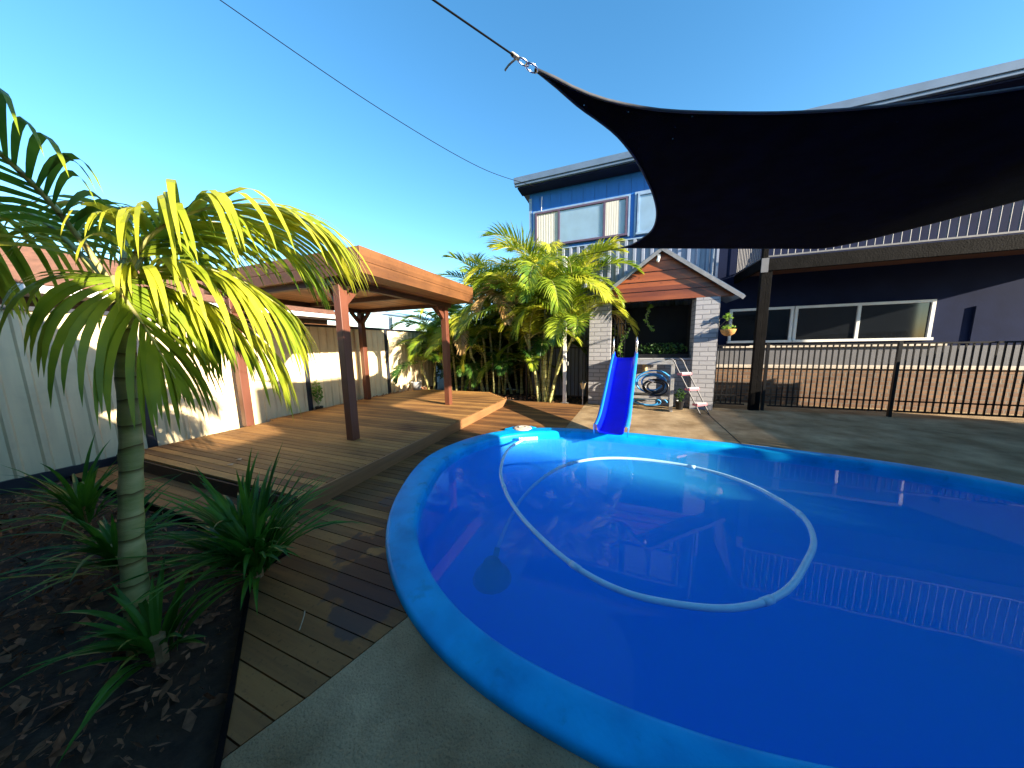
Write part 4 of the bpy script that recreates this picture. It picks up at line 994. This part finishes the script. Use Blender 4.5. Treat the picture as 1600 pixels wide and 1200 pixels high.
for _ in range(600):
    p = Vector((rg.uniform(-6.2,-1.0), rg.uniform(7.58,8.3), -.05+rg.random()*.05)); leaf(b, p, rg.uniform(.03,.09), rg, .3)
struct(b.build('fence_leaf_litter', 'litter'), 'stuff', 'brown leaf litter piled between the deck and the cream fence', 'leaf litter')

# a few fallen leaves / twigs on the decks
for i, (x, y, z, s_, a, lb) in enumerate(((-1.62,.92,.004,.13,1.1,'pale curved twig lying on the dark near deck boards'),)):
    b = MB(); b.tube(catmull([(x-.04,y+.03,z),(x,y,z+.012),(x+.05,y-.06,z)],6), .0035, 5); tag(b.build('fallen_twig', 'twig'), lb, 'twig')
for i, (px, py, lb) in enumerate(((-4.35,1.98,'dry leaf on the raised deck near its left front corner'),(-4.25,1.85,'second dry leaf on the raised deck nearest its front edge'))):
    b = MB(); b.add([(px-.04,py-.01,.174),(px,py-.03,.184),(px+.05,py,.175),(px,py+.03,.180)], [(0,1,2,3)]); tag(b.build('fallen_leaf', 'twig'), lb, 'leaf')

# potted things by the fence
o = thing('grey_bucket', 'pale grey bucket with a bare cut stem on the far deck corner', 'bucket', (-6.02, 7.42, .17))
b = MB(); b.lathe((-6.02,7.38,.171), [(0,0),(.13,0),(.17,.24),(.178,.25),(.165,.25),(.12,.03),(0,.03)], 22); b.build('bucket_body', 'bucket', o, smooth=True)
b = MB(); b.tube([(-6.02,7.38,.2),(-6.04,7.38,.6),(-6.1,7.36,.85)], [.025,.02,.012], 7); b.tube([(-6.04,7.38,.55),(-5.98,7.4,.8)], .012, 6); b.build('plant_stem', 'twig', o)
o = thing('slender_pot_plant', 'slim leafy plant in a small pot against the cream fence', 'pot plant', (-6.36, 4.45, 0))
b = MB(); b.lathe((-6.36,4.45,-.05), [(0,0),(.06,0),(.08,.26),(.07,.26),(0,.22)], 14); b.build('pot', 'black', o)
b = MB(); b.tube([(-6.36,4.45,.2),(-6.36,4.44,.75)], .008, 6); b.build('stem', 'twig', o)
b = MB(); leaves(b, (-6.36,4.44,.55), (.09,.10,.27), 160, .07, random.Random(8)); b.build('foliage', 'ivy', o)
o = thing('palm_husk_pile', 'pale dry palm husks heaped beside the grey bucket', 'palm husks', (-6.25, 7.0, 0))
b = MB(); rg = random.Random(4)
for _ in range(14):
    p = Vector((-6.22+rg.uniform(-.08,.1), 6.9+rg.uniform(-.25,.25), .12)); d = Vector((rg.uniform(-.1,.15), rg.uniform(-.2,.2), rg.uniform(.05,.28))); s_ = Vector((.03,.03,0))
    b.add([p-s_, p+s_, p+d+s_*.4, p+d-s_*.4], [(0,1,2,3)])
b.build('husks', 'twig', o, thick=.004)

# ================================================================== BACK SHRUBS
def shrub(label, c, rad, n_, size, seed, mt='shrub'):
    o = thing('screening_shrub', label, 'shrub', (c[0], c[1], 0), 'dark screening shrubs behind the palms'); rg = random.Random(seed); b = MB()
    for i in range(5): b.tube([(c[0]+rg.uniform(-.1,.1),c[1]+rg.uniform(-.1,.1),-.06),(c[0]+rg.uniform(-.5,.5)*rad[0],c[1]+rg.uniform(-.3,.3)*rad[1],c[2]+rg.uniform(0,.6)*rad[2])], [.03,.012], 6)
    b.build('trunk', 'husk', o)
    b = MB()
    for _ in range(34):
        d = Vector((rg.gauss(0,.5), rg.gauss(0,.5), rg.gauss(0,.5))); k = Vector((c[0]+d.x*rad[0], c[1]+d.y*rad[1], c[2]+d.z*rad[2]))
        leaves(b, k, (rad[0]*.32,rad[1]*.32,rad[2]*.22), n_//34, size, rg)
    b.build('foliage', mt, o); return o
for i, (x, y, h, lb) in enumerate(((-5.9,9.2,1.35,'dark shrub in the corner behind the short palm'),(-4.9,9.3,1.5,'dark leafy shrub behind the small leaning palm clump'),(-3.9,9.3,1.6,'dark tall shrub behind the middle palm clump'),(-2.95,9.3,1.6,'dark shrub filling the gap beside the house corner'))):
    shrub(lb, (x,y,h), (.75,.45,1.3), 3400, .10, 60+i)
